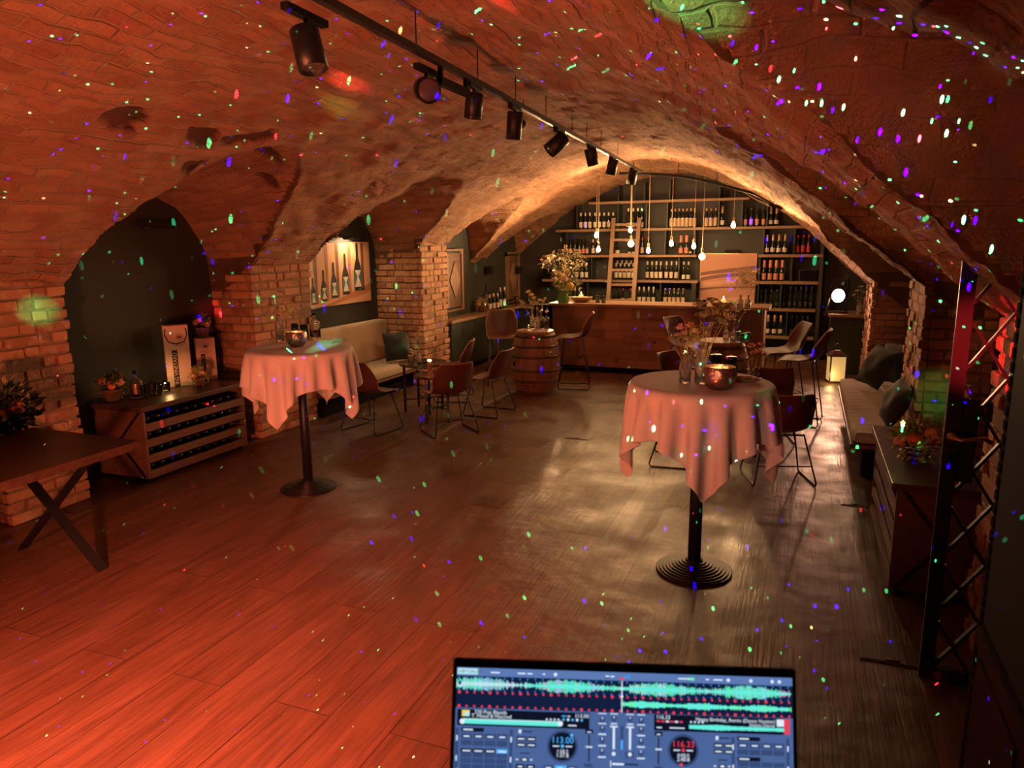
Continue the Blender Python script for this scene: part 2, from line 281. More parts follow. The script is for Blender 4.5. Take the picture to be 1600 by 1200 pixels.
# ------------------------------------------------------------------ mesh helpers
class MB:
    def __init__(s): s.v = []; s.f = []; s.mi = []; s.sm = []; s.mats = []
    def _m(s, m):
        if m is None: m = s.mats[0] if s.mats else None
        if m not in s.mats: s.mats.append(m)
        return s.mats.index(m)
    def add(s, vs, fs, mat=None, smooth=False, T=None):
        k = len(s.v); i = s._m(mat)
        for p in vs:
            p = Vector(p); s.v.append(tuple(T @ p) if T is not None else tuple(p))
        for f in fs: s.f.append(tuple(k+j for j in f)); s.mi.append(i); s.sm.append(smooth)
        return s
    def box(s, lo, hi, mat=None, T=None, jit=0.):
        x0, y0, z0 = lo; x1, y1, z1 = hi
        vs = [(x0, y0, z0), (x1, y0, z0), (x1, y1, z0), (x0, y1, z0), (x0, y0, z1), (x1, y0, z1), (x1, y1, z1), (x0, y1, z1)]
        if jit: vs = [tuple(c+random.uniform(-jit, jit) for c in v) for v in vs]
        return s.add(vs, [(0, 3, 2, 1), (4, 5, 6, 7), (0, 1, 5, 4), (1, 2, 6, 5), (2, 3, 7, 6), (3, 0, 4, 7)], mat, False, T)
    def cbox(s, c, d, mat=None, T=None):
        return s.box(tuple(c[i]-d[i]/2 for i in range(3)), tuple(c[i]+d[i]/2 for i in range(3)), mat, T)
    def beam(s, a, b, w, h, mat=None, up=(0, 0, 1)):
        a = Vector(a); b = Vector(b); d = b-a; q = d.normalized(); u = Vector(up)
        if abs(q.dot(u)) > .99: u = Vector((1, 0, 0))
        x = q.cross(u).normalized(); z = x.cross(q)
        T = Matrix((( x.x, q.x, z.x, a.x), (x.y, q.y, z.y, a.y), (x.z, q.z, z.z, a.z), (0, 0, 0, 1)))
        return s.box((-w/2, 0, -h/2), (w/2, d.length, h/2), mat, T)
    def lathe(s, prof, mat=None, n=24, T=None, smooth=True, cap=True, cx=0, cy=0, jit=0.):
        vs = []; m = len(prof)
        for i in range(n):
            a = 2*PI*i/n
            for (r, z) in prof: vs.append((cx+r*math.cos(a), cy+r*math.sin(a), z))
        fs = []
        for i in range(n):
            j = (i+1) % n
            for k in range(m-1): fs.append((i*m+k, j*m+k, j*m+k+1, i*m+k+1))
        s.add(vs, fs, mat, smooth, T)
        if cap:
            for k, rev in ((0, True), (m-1, False)):
                if prof[k][0] > 1e-5:
                    idx = [i*m+k for i in range(n)]
                    b = len(s.v)-len(vs)
                    s.f.append(tuple(b+i for i in (reversed(idx) if rev else idx))); s.mi.append(s._m(mat)); s.sm.append(False)
        return s
    def cyl(s, a, b, r0, r1=None, mat=None, n=12, smooth=True):
        a = Vector(a); b = Vector(b); r1 = r0 if r1 is None else r1
        T = Matrix.Translation(a) @ (b-a).to_track_quat('Z', 'Y').to_matrix().to_4x4()
        return s.lathe([(r0, 0), (r1, (b-a).length)], mat, n, T, smooth)
    def tube(s, pts, r, mat=None, n=8, closed=False, taper=None):
        P = [Vector(p) for p in pts]; m = len(P); vs = []; fs = []
        prev = None
        for i, p in enumerate(P):
            if closed: t = P[(i+1) % m]-P[i-1]
            else: t = P[min(i+1, m-1)]-P[max(i-1, 0)]
            t = t.normalized() if t.length > 1e-9 else Vector((0, 0, 1))
            if prev is None:
                u = Vector((0, 0, 1)) if abs(t.z) < .9 else Vector((1, 0, 0)); x = t.cross(u).normalized()
            else:
                x = prev - t*prev.dot(t)
                x = x.normalized() if x.length > 1e-6 else t.orthogonal().normalized()
            prev = x; y = t.cross(x)
            rr = r*(1 if taper is None else 1+(taper-1)*i/max(1, m-1))
            for k in range(n):
                a = 2*PI*k/n; vs.append(p + x*rr*math.cos(a) + y*rr*math.sin(a))
        for i in range(m if closed else m-1):
            j = (i+1) % m
            for k in range(n):
                l = (k+1) % n; fs.append((i*n+k, i*n+l, j*n+l, j*n+k))
        if not closed: fs.append(tuple(reversed(range(n)))); fs.append(tuple((m-1)*n+k for k in range(n)))
        return s.add(vs, fs, mat, True)
    def ball(s, c, r, mat=None, n=10, m=7, sq=(1, 1, 1), T=None, bump=0.):
        vs = []; fs = []
        for j in range(1, m):
            ph = PI*j/m
            for i in range(n):
                a = 2*PI*i/n; q = 1+(random.uniform(-bump, bump) if bump else 0)
                vs.append((c[0]+r*q*sq[0]*math.sin(ph)*math.cos(a), c[1]+r*q*sq[1]*math.sin(ph)*math.sin(a), c[2]+r*q*sq[2]*math.cos(ph)))
        t = len(vs); vs.append((c[0], c[1], c[2]+r*sq[2])); vs.append((c[0], c[1], c[2]-r*sq[2]))
        for j in range(m-2):
            for i in range(n):
                k = (i+1) % n; fs.append((j*n+i, (j+1)*n+i, (j+1)*n+k, j*n+k))
        for i in range(n):
            k = (i+1) % n; fs.append((t, i, k)); fs.append((t+1, (m-2)*n+k, (m-2)*n+i))
        return s.add(vs, fs, mat, True, T)
    def prism(s, poly, h0, h1, mat=None, T=None):
        n = len(poly)
        vs = [(x, y, h0) for x, y in poly]+[(x, y, h1) for x, y in poly]
        fs = [tuple(reversed(range(n))), tuple(range(n, 2*n))]+[(i, (i+1) % n, n+(i+1) % n, n+i) for i in range(n)]
        return s.add(vs, fs, mat, False, T)
    def leafq(s, p, d, w, mat=None, curl=.2):
        d = Vector(d); L_ = d.length; q = d.normalized(); x = q.cross(Vector((random.uniform(-1, 1), random.uniform(-1, 1), 1))).normalized()
        z = x.cross(q); p = Vector(p)
        a = p; b = p+d*.45+x*w/2+z*L_*curl*.5; c = p+d*.45-x*w/2+z*L_*curl*.5; e = p+d+z*L_*curl*.1; mm = p+d*.45+z*L_*curl*.25
        return s.add([a, b, e, c, mm], [(0, 1, 4), (1, 2, 4), (2, 3, 4), (3, 0, 4)], mat, True)
    def build(s, name, parent=None, mats=None, bevel=0., seg=2, sub=0, solid=0., props=None):
        me = bpy.data.meshes.new(name); me.from_pydata(s.v, [], s.f); 
        for m in s.mats: me.materials.append(m)
        me.polygons.foreach_set('material_index', s.mi); me.polygons.foreach_set('use_smooth', s.sm); me.update()
        o = bpy.data.objects.new(name, me); COL.objects.link(o)
        if parent is not None: o.parent = parent
        if solid: md = o.modifiers.new('solid', 'SOLIDIFY'); md.thickness = solid; md.offset = 0
        if bevel: md = o.modifiers.new('bevel', 'BEVEL'); md.width = bevel; md.segments = seg; md.limit_method = 'ANGLE'; md.angle_limit = R(40)
        if sub: md = o.modifiers.new('sub', 'SUBSURF'); md.levels = sub; md.render_levels = sub
        if props:
            for k, v in props.items(): o[k] = v
        return o
def tag(o, label, cat, group=None, kind=None):
    o['label'] = label; o['category'] = cat
    if group: o['group'] = group
    if kind: o['kind'] = kind
    return o
def thing(name, label, cat, loc=(0, 0, 0), rz=0., group=None):
    o = bpy.data.objects.new(name, None); COL.objects.link(o); o.location = loc; o.rotation_euler = (0, 0, rz); o.empty_display_size = .05
    return tag(o, label, cat, group)
KIDS = {}
def dup(o, loc, rz=None, label=None, group=None, par=None, rot=None, scale=None):
    kids = list(o.children)
    c = o.copy(); COL.objects.link(c)
    if par is not None: c.parent = par
    if loc is not None: c.location = loc
    if rz is not None: c.rotation_euler = (0, 0, rz)
    if rot is not None: c.rotation_euler = rot
    if scale: c.scale = scale if isinstance(scale, tuple) else (scale,)*3
    if label: c['label'] = label
    if group: c['group'] = group
    for ch in kids: dup(ch, None, par=c)
    return c
class Proto:
    """first use hands out the thing itself, later uses hand out copies of it and its parts"""
    def __init__(s, fn): s.fn = fn; s.o = None
    def put(s, loc, rz, label, group, rot=None, scale=None):
        if s.o is None:
            s.o = s.fn(); o = s.o; o.location = loc; o.rotation_euler = (0, 0, rz) if rot is None else rot
            o['label'] = label
            if group: o['group'] = group
            if scale: o.scale = scale if isinstance(scale, tuple) else (scale,)*3
            return o
        return dup(s.o, loc, rz, label, group, rot=rot, scale=scale)
def structure(mb, name, label=None, **k):
    o = mb.build(name, **k); o['kind'] = 'structure'
    if label: o['label'] = label
    return o
def text_mesh(txt, size, mat, name, parent=None, T=None, align='CENTER', extrude=.0006, bold=0.):
    cu = bpy.data.curves.new(name, 'FONT'); cu.body = txt; cu.size = size; cu.align_x = align; cu.align_y = 'CENTER'; cu.extrude = extrude; cu.offset = bold
    cu.resolution_u = 3
    t = bpy.data.objects.new(name+'_tmp', cu); COL.objects.link(t)
    bpy.context.view_layer.update()
    me = bpy.data.meshes.new_from_object(t.evaluated_get(bpy.context.evaluated_depsgraph_get()))
    bpy.data.objects.remove(t); bpy.data.curves.remove(cu)
    me.materials.clear(); me.materials.append(mat)
    if T is not None: me.transform(T)
    o = bpy.data.objects.new(name, me); COL.objects.link(o); me.name = name
    if parent is not None: o.parent = parent
    return o
ORD = ['first', 'second', 'third', 'fourth', 'fifth', 'sixth', 'seventh', 'eighth', 'ninth', 'tenth', 'eleventh', 'twelfth']
NUM = ['one', 'two', 'three', 'four', 'five', 'six', 'seven', 'eight', 'nine', 'ten', 'eleven', 'twelve']
def place_word(i, n):
    if n == 1: return 'single'
    if n == 2: return ('left', 'right')[i]+' of two'
    if i == 0: return 'leftmost of %s' % NUM[n-1]
    if i == n-1: return 'rightmost of %s' % NUM[n-1]
    return '%s from left of %s' % (ORD[i], NUM[n-1])

# ================================================================== STRUCTURE
XL, XR = -5.88, 1.45         # alcove back walls
YB, YF = 13.8, -1.2
def vnoise(x, y, s, seed):
    x = x/s; y = y/s
    xi = np.floor(x).astype(int); yi = np.floor(y).astype(int); fx = x-xi; fy = y-yi
    fx = fx*fx*(3-2*fx); fy = fy*fy*(3-2*fy)
    def h(a, b):
        n = (a*374761393 + b*668265263 + seed*982451653) & 0x7fffffff
        n = ((n ^ (n >> 13))*1274126177) & 0x7fffffff
        return ((n ^ (n >> 16)) & 0xffff)/65535.0*2-1
    return (h(xi, yi)*(1-fx)+h(xi+1, yi)*fx)*(1-fy)+(h(xi, yi+1)*(1-fx)+h(xi+1, yi+1)*fx)*fy
PX_ = np.array([-6.6, -5.95, -5.35, -4.75, -4.0, -3.0, -2.3, -1.7, -1.1, -.4, .1, .5, .9, 1.5, 2.2])
PZ_ = np.array([.6, 1.3, 1.85, 2.37, 2.84, 3.18, 3.27, 3.235, 3.08, 2.72, 2.35, 2.02, 1.70, 1.2, .6])
PB_ = np.array([.6, 1.3, 1.83, 2.37, 2.84, 3.17, 3.27, 3.20, 2.94, 2.52, 2.16, 1.75, 1.38, .85, .4])
def barrel_z(x, y):
    t = np.clip((y-9.0)/3.0, 0, 1); t = t*t*(3-2*t)
    # smooth the table by averaging shifted lookups
    z = 0
    for d in (-.24, -.12, 0, .12, .24):
        z = z + (np.interp(x+d, PX_, PZ_)*(1-t)+np.interp(x+d, PX_, PB_)*t)/5
    return z
# side vaults: side, y0, y1, spring, crown at the groin, fall to the wall
LUN = [(-1, 1.15, 3.35, 1.75, 2.88, .22), (-1, 4.00, 6.02, 1.80, 2.86, .25), (-1, 7.00, 9.26, 1.92, 2.86, .18),
       (-1, 10.08, 11.55, 1.95, 2.73, .0), (-1, 12.25, 13.75, 1.75, 2.60, .0),
       (1, .95, 3.02, 1.65, 2.83, .15), (1, 4.20, 6.80, 1.68, 2.85, .2), (1, 7.80, 11.0, 1.62, 2.62, .15)]
def lunette_z(x, y, l):
    side, y0, y1, zs, zc, fall = l
    yc = (y0+y1)/2; a = (y1-y0)/2; t = np.clip(np.abs((y-yc)/a), 0, 1)
    sh = np.sqrt(np.maximum(0, 1-t**2.15))*.85 + .15*(1-t)
    xe = np.where(side < 0, np.clip((-4.2-x)/1.6, 0, 1), np.clip((x+.3)/1.6, 0, 1))
    z = zs+(zc-fall*xe-zs)*sh
    ok = (np.abs(y-yc) < a) & (x*side > -2.2*side)
    return np.where(ok, z, -9)
def ceil_z(x, y):
    x = np.asarray(x, float); y = np.asarray(y, float)
    z = barrel_z(x, y)
    for l in LUN: z = np.maximum(z, lunette_z(x, y, l))
    return z
def CZ(x, y): return float(ceil_z(x, y))

def make_ceiling():
    ys = list(np.arange(YF, YB+.03, .028))
    for l in LUN:
        yc, a = (l[1]+l[2])/2, (l[2]-l[1])/2
        ys = [v for v in ys if not (l[1]-.01 < v < l[2]+.01)]
        n = int(a*2/.026)
        ys += [yc - a*math.cos(PI*k/n) for k in range(n+1)] + [l[1]-.004, l[2]+.004]
    ys = np.array(sorted(set(round(v, 4) for v in ys)))
    xs = np.concatenate([np.arange(-6.0, -3.4, .017), np.arange(-3.4, -1.2, .03), np.arange(-1.2, 1.62, .017)])
    X, Y = np.meshgrid(xs, ys, indexing='ij')
    Zb = barrel_z(X, Y); Z = Zb.copy(); reg = np.zeros_like(X, int)
    for k, l in enumerate(LUN):
        zl = lunette_z(X, Y, l); m = zl > Z; Z = np.where(m, zl, Z); reg[m] = k+1
    # arc lengths for the brick courses
    dz = np.diff(Zb[:, 0:1], axis=0); dxs = np.diff(xs)[:, None]
    arc = np.concatenate([[0], np.cumsum(np.sqrt(dxs**2+dz**2).ravel())])
    U = Y.copy(); V = np.repeat(arc[:, None], len(ys), 1)
    for k, l in enumerate(LUN):
        m = reg == k+1
        zrow = lunette_z(np.full_like(ys, -5.5 if l[0] < 0 else 1.2), ys, l); zrow = np.maximum(zrow, l[3])
        a2 = np.concatenate([[0], np.cumsum(np.sqrt(np.diff(ys)**2+np.diff(zrow)**2))])
        U = np.where(m, X+k*3.3, U); V = np.where(m, np.repeat(a2[None, :], len(xs), 0)+k*1.7, V)
    # rubble relief
    brow = np.floor(V/.092).astype(int); bcol = np.floor(U/.27+.5*(brow % 2)).astype(int)
    hsh = ((bcol*73856093) ^ (brow*19349663)) & 0xffff
    rel = (hsh/65535.-.5)*.012 + vnoise(U, V, .45, 3)*.028 + vnoise(U, V, .13, 5)*.015 + vnoise(U, V, .055, 9)*.007
    # dark broken-out patches
    scar = np.zeros_like(X)
    def patch(px, py, L_, W_, ang):
        p = Vector(px); 
        u = (X-p.x)*math.cos(ang)+(Y-p.y)*math.sin(ang); v = -(X-p.x)*math.sin(ang)+(Y-p.y)*math.cos(ang)
        d = np.sqrt((u/L_)**2+(v/W_)**2)+vnoise(X, Y, .06, 21)*.35
        return np.clip((1.15-d)*5, 0, 1)
    for px, L_, W_, ang in SCARS: scar = np.maximum(scar, patch(px, None, L_, W_, ang))
    rel = rel + scar*.035
    # displace mostly upward / outward
    gx = np.gradient(Z, xs, axis=0); gy = np.gradient(Z, ys, axis=1)
    gx = np.clip(gx, -2.5, 2.5); gy = np.clip(gy, -2.5, 2.5)
    nn = np.sqrt(1+gx**2+gy**2)
    Xd = X-gx/nn*rel; Yd = Y-gy/nn*rel*.6; Zd = Z+rel/nn
    co = np.stack([Xd, Yd, Zd], -1).reshape(-1, 3)
    nx, ny = X.shape
    I = np.arange(nx*ny).reshape(nx, ny)
    q = np.stack([I[:-1, :-1], I[:-1, 1:], I[1:, 1:], I[1:, :-1]], -1).reshape(-1, 4)
    me = bpy.data.meshes.new('ceiling'); me.vertices.add(len(co)); me.vertices.foreach_set('co', co.ravel())
    me.loops.add(q.size); me.loops.foreach_set('vertex_index', q.ravel()); me.polygons.add(len(q))
    me.polygons.foreach_set('loop_start', np.arange(0, q.size, 4)); me.polygons.foreach_set('loop_total', np.full(len(q), 4))
    me.update(calc_edges=True); me.validate()
    uv = me.uv_layers.new(name='UVMap'); UV = np.stack([U, V], -1).reshape(-1, 2)[q.ravel()]
    uv.data.foreach_set('uv', UV.ravel())
    at = me.attributes.new('scar', 'FLOAT', 'POINT'); at.data.foreach_set('value', scar.ravel())
    sm = np.isin(reg, (6, 7, 8))*(.62+.3*vnoise(U, V, .5, 31)); sm = np.maximum(sm, np.clip((X+1.6)/2.2, 0, 1)*.55*(Y < 9))
    at = me.attributes.new('smear', 'FLOAT', 'POINT'); at.data.foreach_set('value', np.clip(sm, 0, .9).ravel())
    me.polygons.foreach_set('use_smooth', np.ones(len(q), bool))
    me.materials.append(MT['vault'])
    o = bpy.data.objects.new('ceiling', me); COL.objects.link(o); o['kind'] = 'structure'
    o['label'] = 'rough brick barrel vault with side vaults over the cellar'
SCARS = [((-3.95, 3.45, 0), .10, .20, R(25)), ((-4.02, 4.15, 0), .09, .17, R(35)), ((-3.95, 4.55, 0), .09, .2, R(-30)), ((-4.35, 4.4, 0), .06, .10, R(0)), ((-4.25, 5.1, 0), .07, .18, R(15)), ((-4.6, 5.5, 0), .06, .12, R(0))]
make_ceiling()

# floor, outer walls
mb = MB(); mb.box((-6.4, YF-.2, -.1), (2.2, YB+.2, 0), MT['floor']); structure(mb, 'floor', 'dark oiled oak plank floor')
mb = MB(); mb.box((-6.3, YF, 0), (XL, 9.9, 3.3), MT['paint']); mb.box((-6.3, 9.9, 0), (-5.42, YB, 3.3), MT['paint']); structure(mb, 'wall_left', 'dark green painted wall in the left alcoves')
mb = MB(); mb.box((XR, YF, 0), (XR+.3, YB, 3.3), MT['paint']); structure(mb, 'wall_right')
mb = MB(); mb.box((-6.3, YB, 0), (2.0, YB+.2, 3.5), MT['wallback']); structure(mb, 'wall_back', 'dark back wall behind the bottle shelves')
mb = MB(); mb.box((-6.3, YF-.2, 0), (2.0, YF, 3.5), MT['paint']); structure(mb, 'wall_front')

def pier(xa, xb, y0, y1, z1, label, ztop_fn=None, seed=0, baseh=.0):
    """brick pillar; xa = face toward the room, xb = face in the wall"""
    random.seed(100+seed)
    sg = 1 if xa > xb else -1
    mb = MB(); x0, x1 = min(xa, xb), max(xa, xb)
    mb.box((x0+(.015 if sg > 0 else 0), y0+.02, 0), (x1-(.015 if sg > 0 else 0) if sg > 0 else x1, y1-.02, z1), MT['mortar'])
    if sg < 0: mb.v = []; mb.f = []; mb.mi = []; mb.sm = []; mb.box((xa+.015, y0+.02, 0), (xb, y1-.02, z1), MT['mortar'])
    h = .0885; n = int(z1/h)
    for c in range(n+1):
        z = c*h+.004; zt = min(z+h-.016, z1+.02)
        if zt-z < .03: continue
        zz = zt
        # room-facing face
        y = y0; k = c % 2
        while y < y1-.03:
            L_ = (.125 if k % 2 else .265)+random.uniform(-.015, .015); ye = min(y+L_, y1)
            if y1-ye < .07: ye = y1
            o = random.uniform(-.018, .014)
            ya_ = y-(random.uniform(-.008, .022) if y == y0 else 0); yb_ = ye+(random.uniform(-.008, .022) if ye == y1 else 0)
            mb.box((min(xa-sg*.06, xa+sg*o), ya_, z), (max(xa-sg*.06, xa+sg*o), yb_-.012, zz), MT['brick'], jit=.004)
            y = ye; k += 1
        # end faces
        for yf, s2 in ((y0, -1), (y1, 1)):
            x = 0.0; k = (c+1) % 2; W = abs(xa-xb)
            x = .062
            while x < W-.03:
                L_ = (.125 if k % 2 else .265)+random.uniform(-.02, .02); xe = min(x+L_, W)
                o = random.uniform(-.018, .012)
                X0, X1 = xa-sg*x, xa-sg*(xe-.012)
                mb.box((min(X0, X1), min(yf-s2*.05, yf+s2*o), z), (max(X0, X1), max(yf-s2*.05, yf+s2*o), zz), MT['brick'], jit=.004)
                x = xe; k += 1
    o = structure(mb, 'brick_pillar', label, bevel=.007, seg=1)
    return o
def mz(x, y): return float(barrel_z(np.array(x), np.array(y)))
pier(-5.40, -6.0, -.3, 1.15, mz(-5.4, 0)+.03, 'brick pillar on the left wall nearest the camera', seed=1)
pier(-5.40, -6.0, 3.35, 4.00, mz(-5.4, 3)+.02, 'brick pillar behind the wooden side table on the left', seed=2)
pier(-5.34, -6.0, 6.02, 7.00, mz(-5.34, 6)+.03, 'brick pillar between wine rack alcove and bench alcove', seed=3)
pier(-5.12, -6.0, 9.26, 10.08, mz(-5.12, 9)+.02, 'brick pillar between the bench alcove and the green cupboards', seed=4)
pier(.90, 1.6, -.6, .95, mz(.9, 0)+.03, 'brick pillar on the right wall nearest the camera', seed=5)
pier(.90, 1.6, 3.74, 4.20, mz(.9, 3)+.03, 'brick pillar behind the black lattice gate', seed=6)
pier(.92, 1.6, 6.80, 7.80, mz(.92, 7)+.02, 'brick pillar behind the near cushion of the right bench', seed=7)
pier(.86, 1.6, 11.0, 12.10, mz(.86, 11.5)+.04, 'brick pillar at far end of the right bench', seed=8)

# ================================================================== FURNITURE BUILT HERE
# ------------------------------------------------------------------ chairs and stools
def shell(seat_z, back_z, sc=1.0):
    """moulded leather shell, front of the seat toward +Y"""
    prof = [(.235, seat_z-.012), (.20, seat_z+.008), (.12, seat_z+.004), (.0, seat_z-.008), (-.10, seat_z), (-.165, seat_z+.022), (-.205, seat_z+.065),
            (-.232, seat_z+.13), (-.255, seat_z+(back_z-seat_z)*.55), (-.275, seat_z+(back_z-seat_z)*.8), (-.288, back_z-.012), (-.292, back_z)]
    wid = [.205, .222, .228, .228, .226, .226, .228, .232, .226, .208, .186, .168]
    cup = [0, .006, .016, .028, .042, .055, .05, .035, .02, .012, .008, .006]
    fwd = [0, 0, 0, .0, .015, .04, .075, .095, .085, .06, .035, .025]
    vs = []; nv = 11
    for (y, z), w, cu, fw in zip(prof, wid, cup, fwd):
        for k in range(nv):
            v = -1+2*k/(nv-1); a = abs(v)
            vs.append((v*w*sc, y+fw*a**2.6, z+cu*a**2.4))
    fs = []
    for i in range(len(prof)-1):
        for k in range(nv-1): fs.append((i*nv+k, i*nv+k+1, (i+1)*nv+k+1, (i+1)*nv+k))
    n = len(prof)
    rim = [vs[k] for k in range(nv)]+[vs[i*nv+nv-1] for i in range(1, n)]+[vs[(n-1)*nv+k] for k in range(nv-2, -1, -1)]+[vs[i*nv] for i in range(n-2, 0, -1)]
    return vs, fs, rim
def make_seat(t, seat_z, back_z):
    vs, fs, rim = shell(seat_z, back_z)
    m = MB(); m.add(vs, fs, MT['leather'], True); m.build('seat_shell', t, solid=.011, sub=1)
    m = MB(); m.tube(rim, .0068, MT['piping'], 6, closed=True); m.build('piping', t)
def sled(t, s, top, half, rail_y0, rail_y1, r=.0075):
    pts = [(s*.17, .13, top), (s*half, rail_y1-.02, .035), (s*half, rail_y1-.035, .0085), (s*half, rail_y1-.06, .0085), (s*half, rail_y0+.06, .0085), (s*half, rail_y0+.03, .0085), (s*half, rail_y0+.015, .035), (s*.17, -.13, top)]
    m = MB(); m.tube(pts, r, MT['black'], 7); m.build('leg_frame', t)
def make_chair():
    t = thing('leather_chair', '', 'chair'); make_seat(t, .44, .80)
    for s in (-1, 1): sled(t, s, .425, .255, -.26, .24)
    for a, b, rr in (((-.17, .13, .425), (.17, .13, .425), .007), ((-.17, -.13, .425), (.17, -.13, .425), .007), ((-.235, -.20, .17), (.235, -.20, .17), .006)):
        m = MB(); m.tube([a, b], rr, MT['black'], 6); m.build('stretcher', t)
    return t
def make_stool():
    t = thing('leather_bar_stool', '', 'bar stool'); make_seat(t, .72, 1.07)
    for s in (-1, 1): sled(t, s, .705, .225, -.25, .23)
    for yy in (.13, -.13): m = MB(); m.tube([(-.17, yy, .705), (.17, yy, .705)], .007, MT['black'], 6); m.build('stretcher', t)
    m = MB(); a = .25
    for s in (-1, 1): m.tube([(s*.207, .185, a), (s*.207, -.19, a)], .006, MT['black'], 6)
    m.tube([(-.207, .185, a), (.207, .185, a)], .006, MT['black'], 6); m.tube([(-.207, -.19, a), (.207, -.19, a)], .006, MT['black'], 6)
    m.build('footrest', t)
    return t
CH, ST = Proto(make_chair), Proto(make_stool)
def face(dx, dy): return math.atan2(-dx, dy)      # +Y of the thing turned toward (dx, dy)
G1 = 'low brown leather chairs with sled legs'; G2 = 'brown leather bar stools with sled legs'
for (x, y, d, lab) in [
    (-4.44, 6.78, (.2, 1), 'low brown leather chair in profile just right of the left white-clothed table'),
    (-3.58, 6.98, (-.76, .65), 'low brown leather chair with its back to the camera in front of tray tables'),
    (-4.30, 8.55, (-.93, -.3), 'low brown leather chair behind the tray tables, before the brick pillar'),
    (-3.52, 7.95, (-1, .05), 'low brown leather chair seen side-on just left of the left wine barrel'),
    (-.13, 6.50, (-.32, .95), 'near leather chair right of the right white-clothed table, back to camera'),
    (-.30, 7.85, (-.25, .97), 'low leather chair with reddish back, below the two stools right of barrel'),
    (-1.20, 8.20, (.75, -.35), 'low leather chair showing only its dark back left of the cut glass vases'),
    (-1.02, 6.72, (1, .10), 'low leather chair mostly hidden behind the cloth of the right table')]:
    CH.put((x, y, 0), face(*d), lab, G1)
for (x, y, d, lab) in [
    (-3.02, 9.85, (-.95, -.25), 'leather bar stool between the left barrel and the bar counter'),
    (-4.08, 9.75, (.45, -.9), 'leather bar stool behind the left barrel, front of seat toward camera'),
    (-.20, 9.30, (-.92, -.30), 'leather bar stool right beside the right barrel, before the shelf bottles'),
    (.02, 8.72, (-1, .12), 'rightmost leather bar stool, seen side-on before the green cupboard'),
    (-1.38, 9.55, (.9, -.45), 'leather bar stool left of the right barrel, behind the dried flowers')]:
    ST.put((x, y, 0), face(*d), lab, G2)

# ------------------------------------------------------------------ bar height tables with cloths
TOPZ = 1.215
def make_high_table():
    t = thing('high_table', '', 'table')
    m = MB(); m.lathe([(.405, TOPZ-.034), (.414, TOPZ-.028), (.414, TOPZ-.010), (.408, TOPZ-.004), (0.001, TOPZ-.004)], MT['matte'], 40); m.build('table_top', t)
    m = MB(); m.lathe([(.040, .045), (.040, TOPZ-.035)], MT['black'], 24); m.build('pole', t)
    m = MB(); pr = []
    r = .235; z = .012; pr.append((r, 0.0)); pr.append((r, z))
    while r > .07: pr += [(r-.004, z+.002), (r-.020, z+.002), (r-.020, z+.009)]; r -= .020; z += .0072
    pr += [(.045, z+.006), (.001, z+.006)]
    m.lathe(pr, MT['black'], 56, smooth=False); m.build('ringed_base', t)
    return t
HT = Proto(make_high_table)
def sim_cloth(R_, half, rot, seed, n=58, steps=300, zt=0.0):
    rs = np.random.RandomState(seed)
    g = np.linspace(-half, half, n); h = g[1]-g[0]
    X, Y = np.meshgrid(g, g, indexing='ij'); ca, sa = math.cos(rot), math.sin(rot)
    P = np.stack([X*ca-Y*sa, X*sa+Y*ca, np.full_like(X, .006)], -1); P += rs.randn(*P.shape)*.0012
    # start draped outward so that folds form
    ang = np.arctan2(P[..., 1], P[..., 0]); rad = np.hypot(P[..., 0], P[..., 1]); over = np.maximum(0, rad-R_)
    ph = rs.uniform(0, 6)
    rr = np.where(over > 0, R_+over*(.55+.18*np.sin(9*ang+ph)+.12*np.sin(14*ang+2*ph)), rad)
    P[..., 0] = rr*np.cos(ang); P[..., 1] = rr*np.sin(ang); P[..., 2] -= over*.8
    O_ = P.copy(); inner = rad < R_*.93
    fixed = P[inner].copy(); 
    def con(sl_a, sl_b, L0, k, mode=0):
        a = P[sl_a]; b = P[sl_b]; d = b-a; l = np.sqrt((d**2).sum(-1, keepdims=True))+1e-9
        c = d*((l-L0)/l)*(.5*k)
        P[sl_a] = a+c; P[sl_b] = b-c
    S = slice
    def pairs(st):
        out = []
        for off in range(2*st):
            pass
        return out
    def axis_cons(step, L0, k):
        for ax in (0, 1):
            for off in range(2):
                # groups that do not share vertices
                idx = np.arange(n-step); idx = idx[((idx//step) % 2) == off]
                if ax == 0: con((idx,), (idx+step,), L0, k)
                else: con((S(None), idx), (S(None), idx+step), L0, k)
    def diag(k):
        for s in (0, 1):
            i = np.arange(s, n-1, 2)
            for t_ in (0, 1):
                j = np.arange(t_, n-1, 2)
                I, J = np.ix_(i, j)
                con((I, J), (I+1, J+1), h*1.4142, k); con((I+1, J), (I, J+1), h*1.4142, k)
    for it in range(steps):
        V = (P-O_)*.965; O_ = P.copy(); P = P+V; P[..., 2] -= .00055
        for q in range(7):
            axis_cons(1, h, 1.0); diag(.5); 
            if q % 2 == 0: axis_cons(3, 3*h, .05)
            P[inner] = fixed
            # collide with the disc and its rim
            r = np.hypot(P[..., 0], P[..., 1]); z = P[..., 2]
            ins = (r < R_+.004) & (z < .006) & (z > -.045)
            up = ins & ((R_+.004-r) > (.006-z))
            P[..., 2] = np.where(up, .006, P[..., 2])
            side = (ins & ~up) | ((r < R_-.03) & (z <= -.045) & (z > -.16) & False)
            f = np.where(side, (R_+.004)/np.maximum(r, 1e-6), 1); P[..., 0] *= f; P[..., 1] *= f
    return P, n
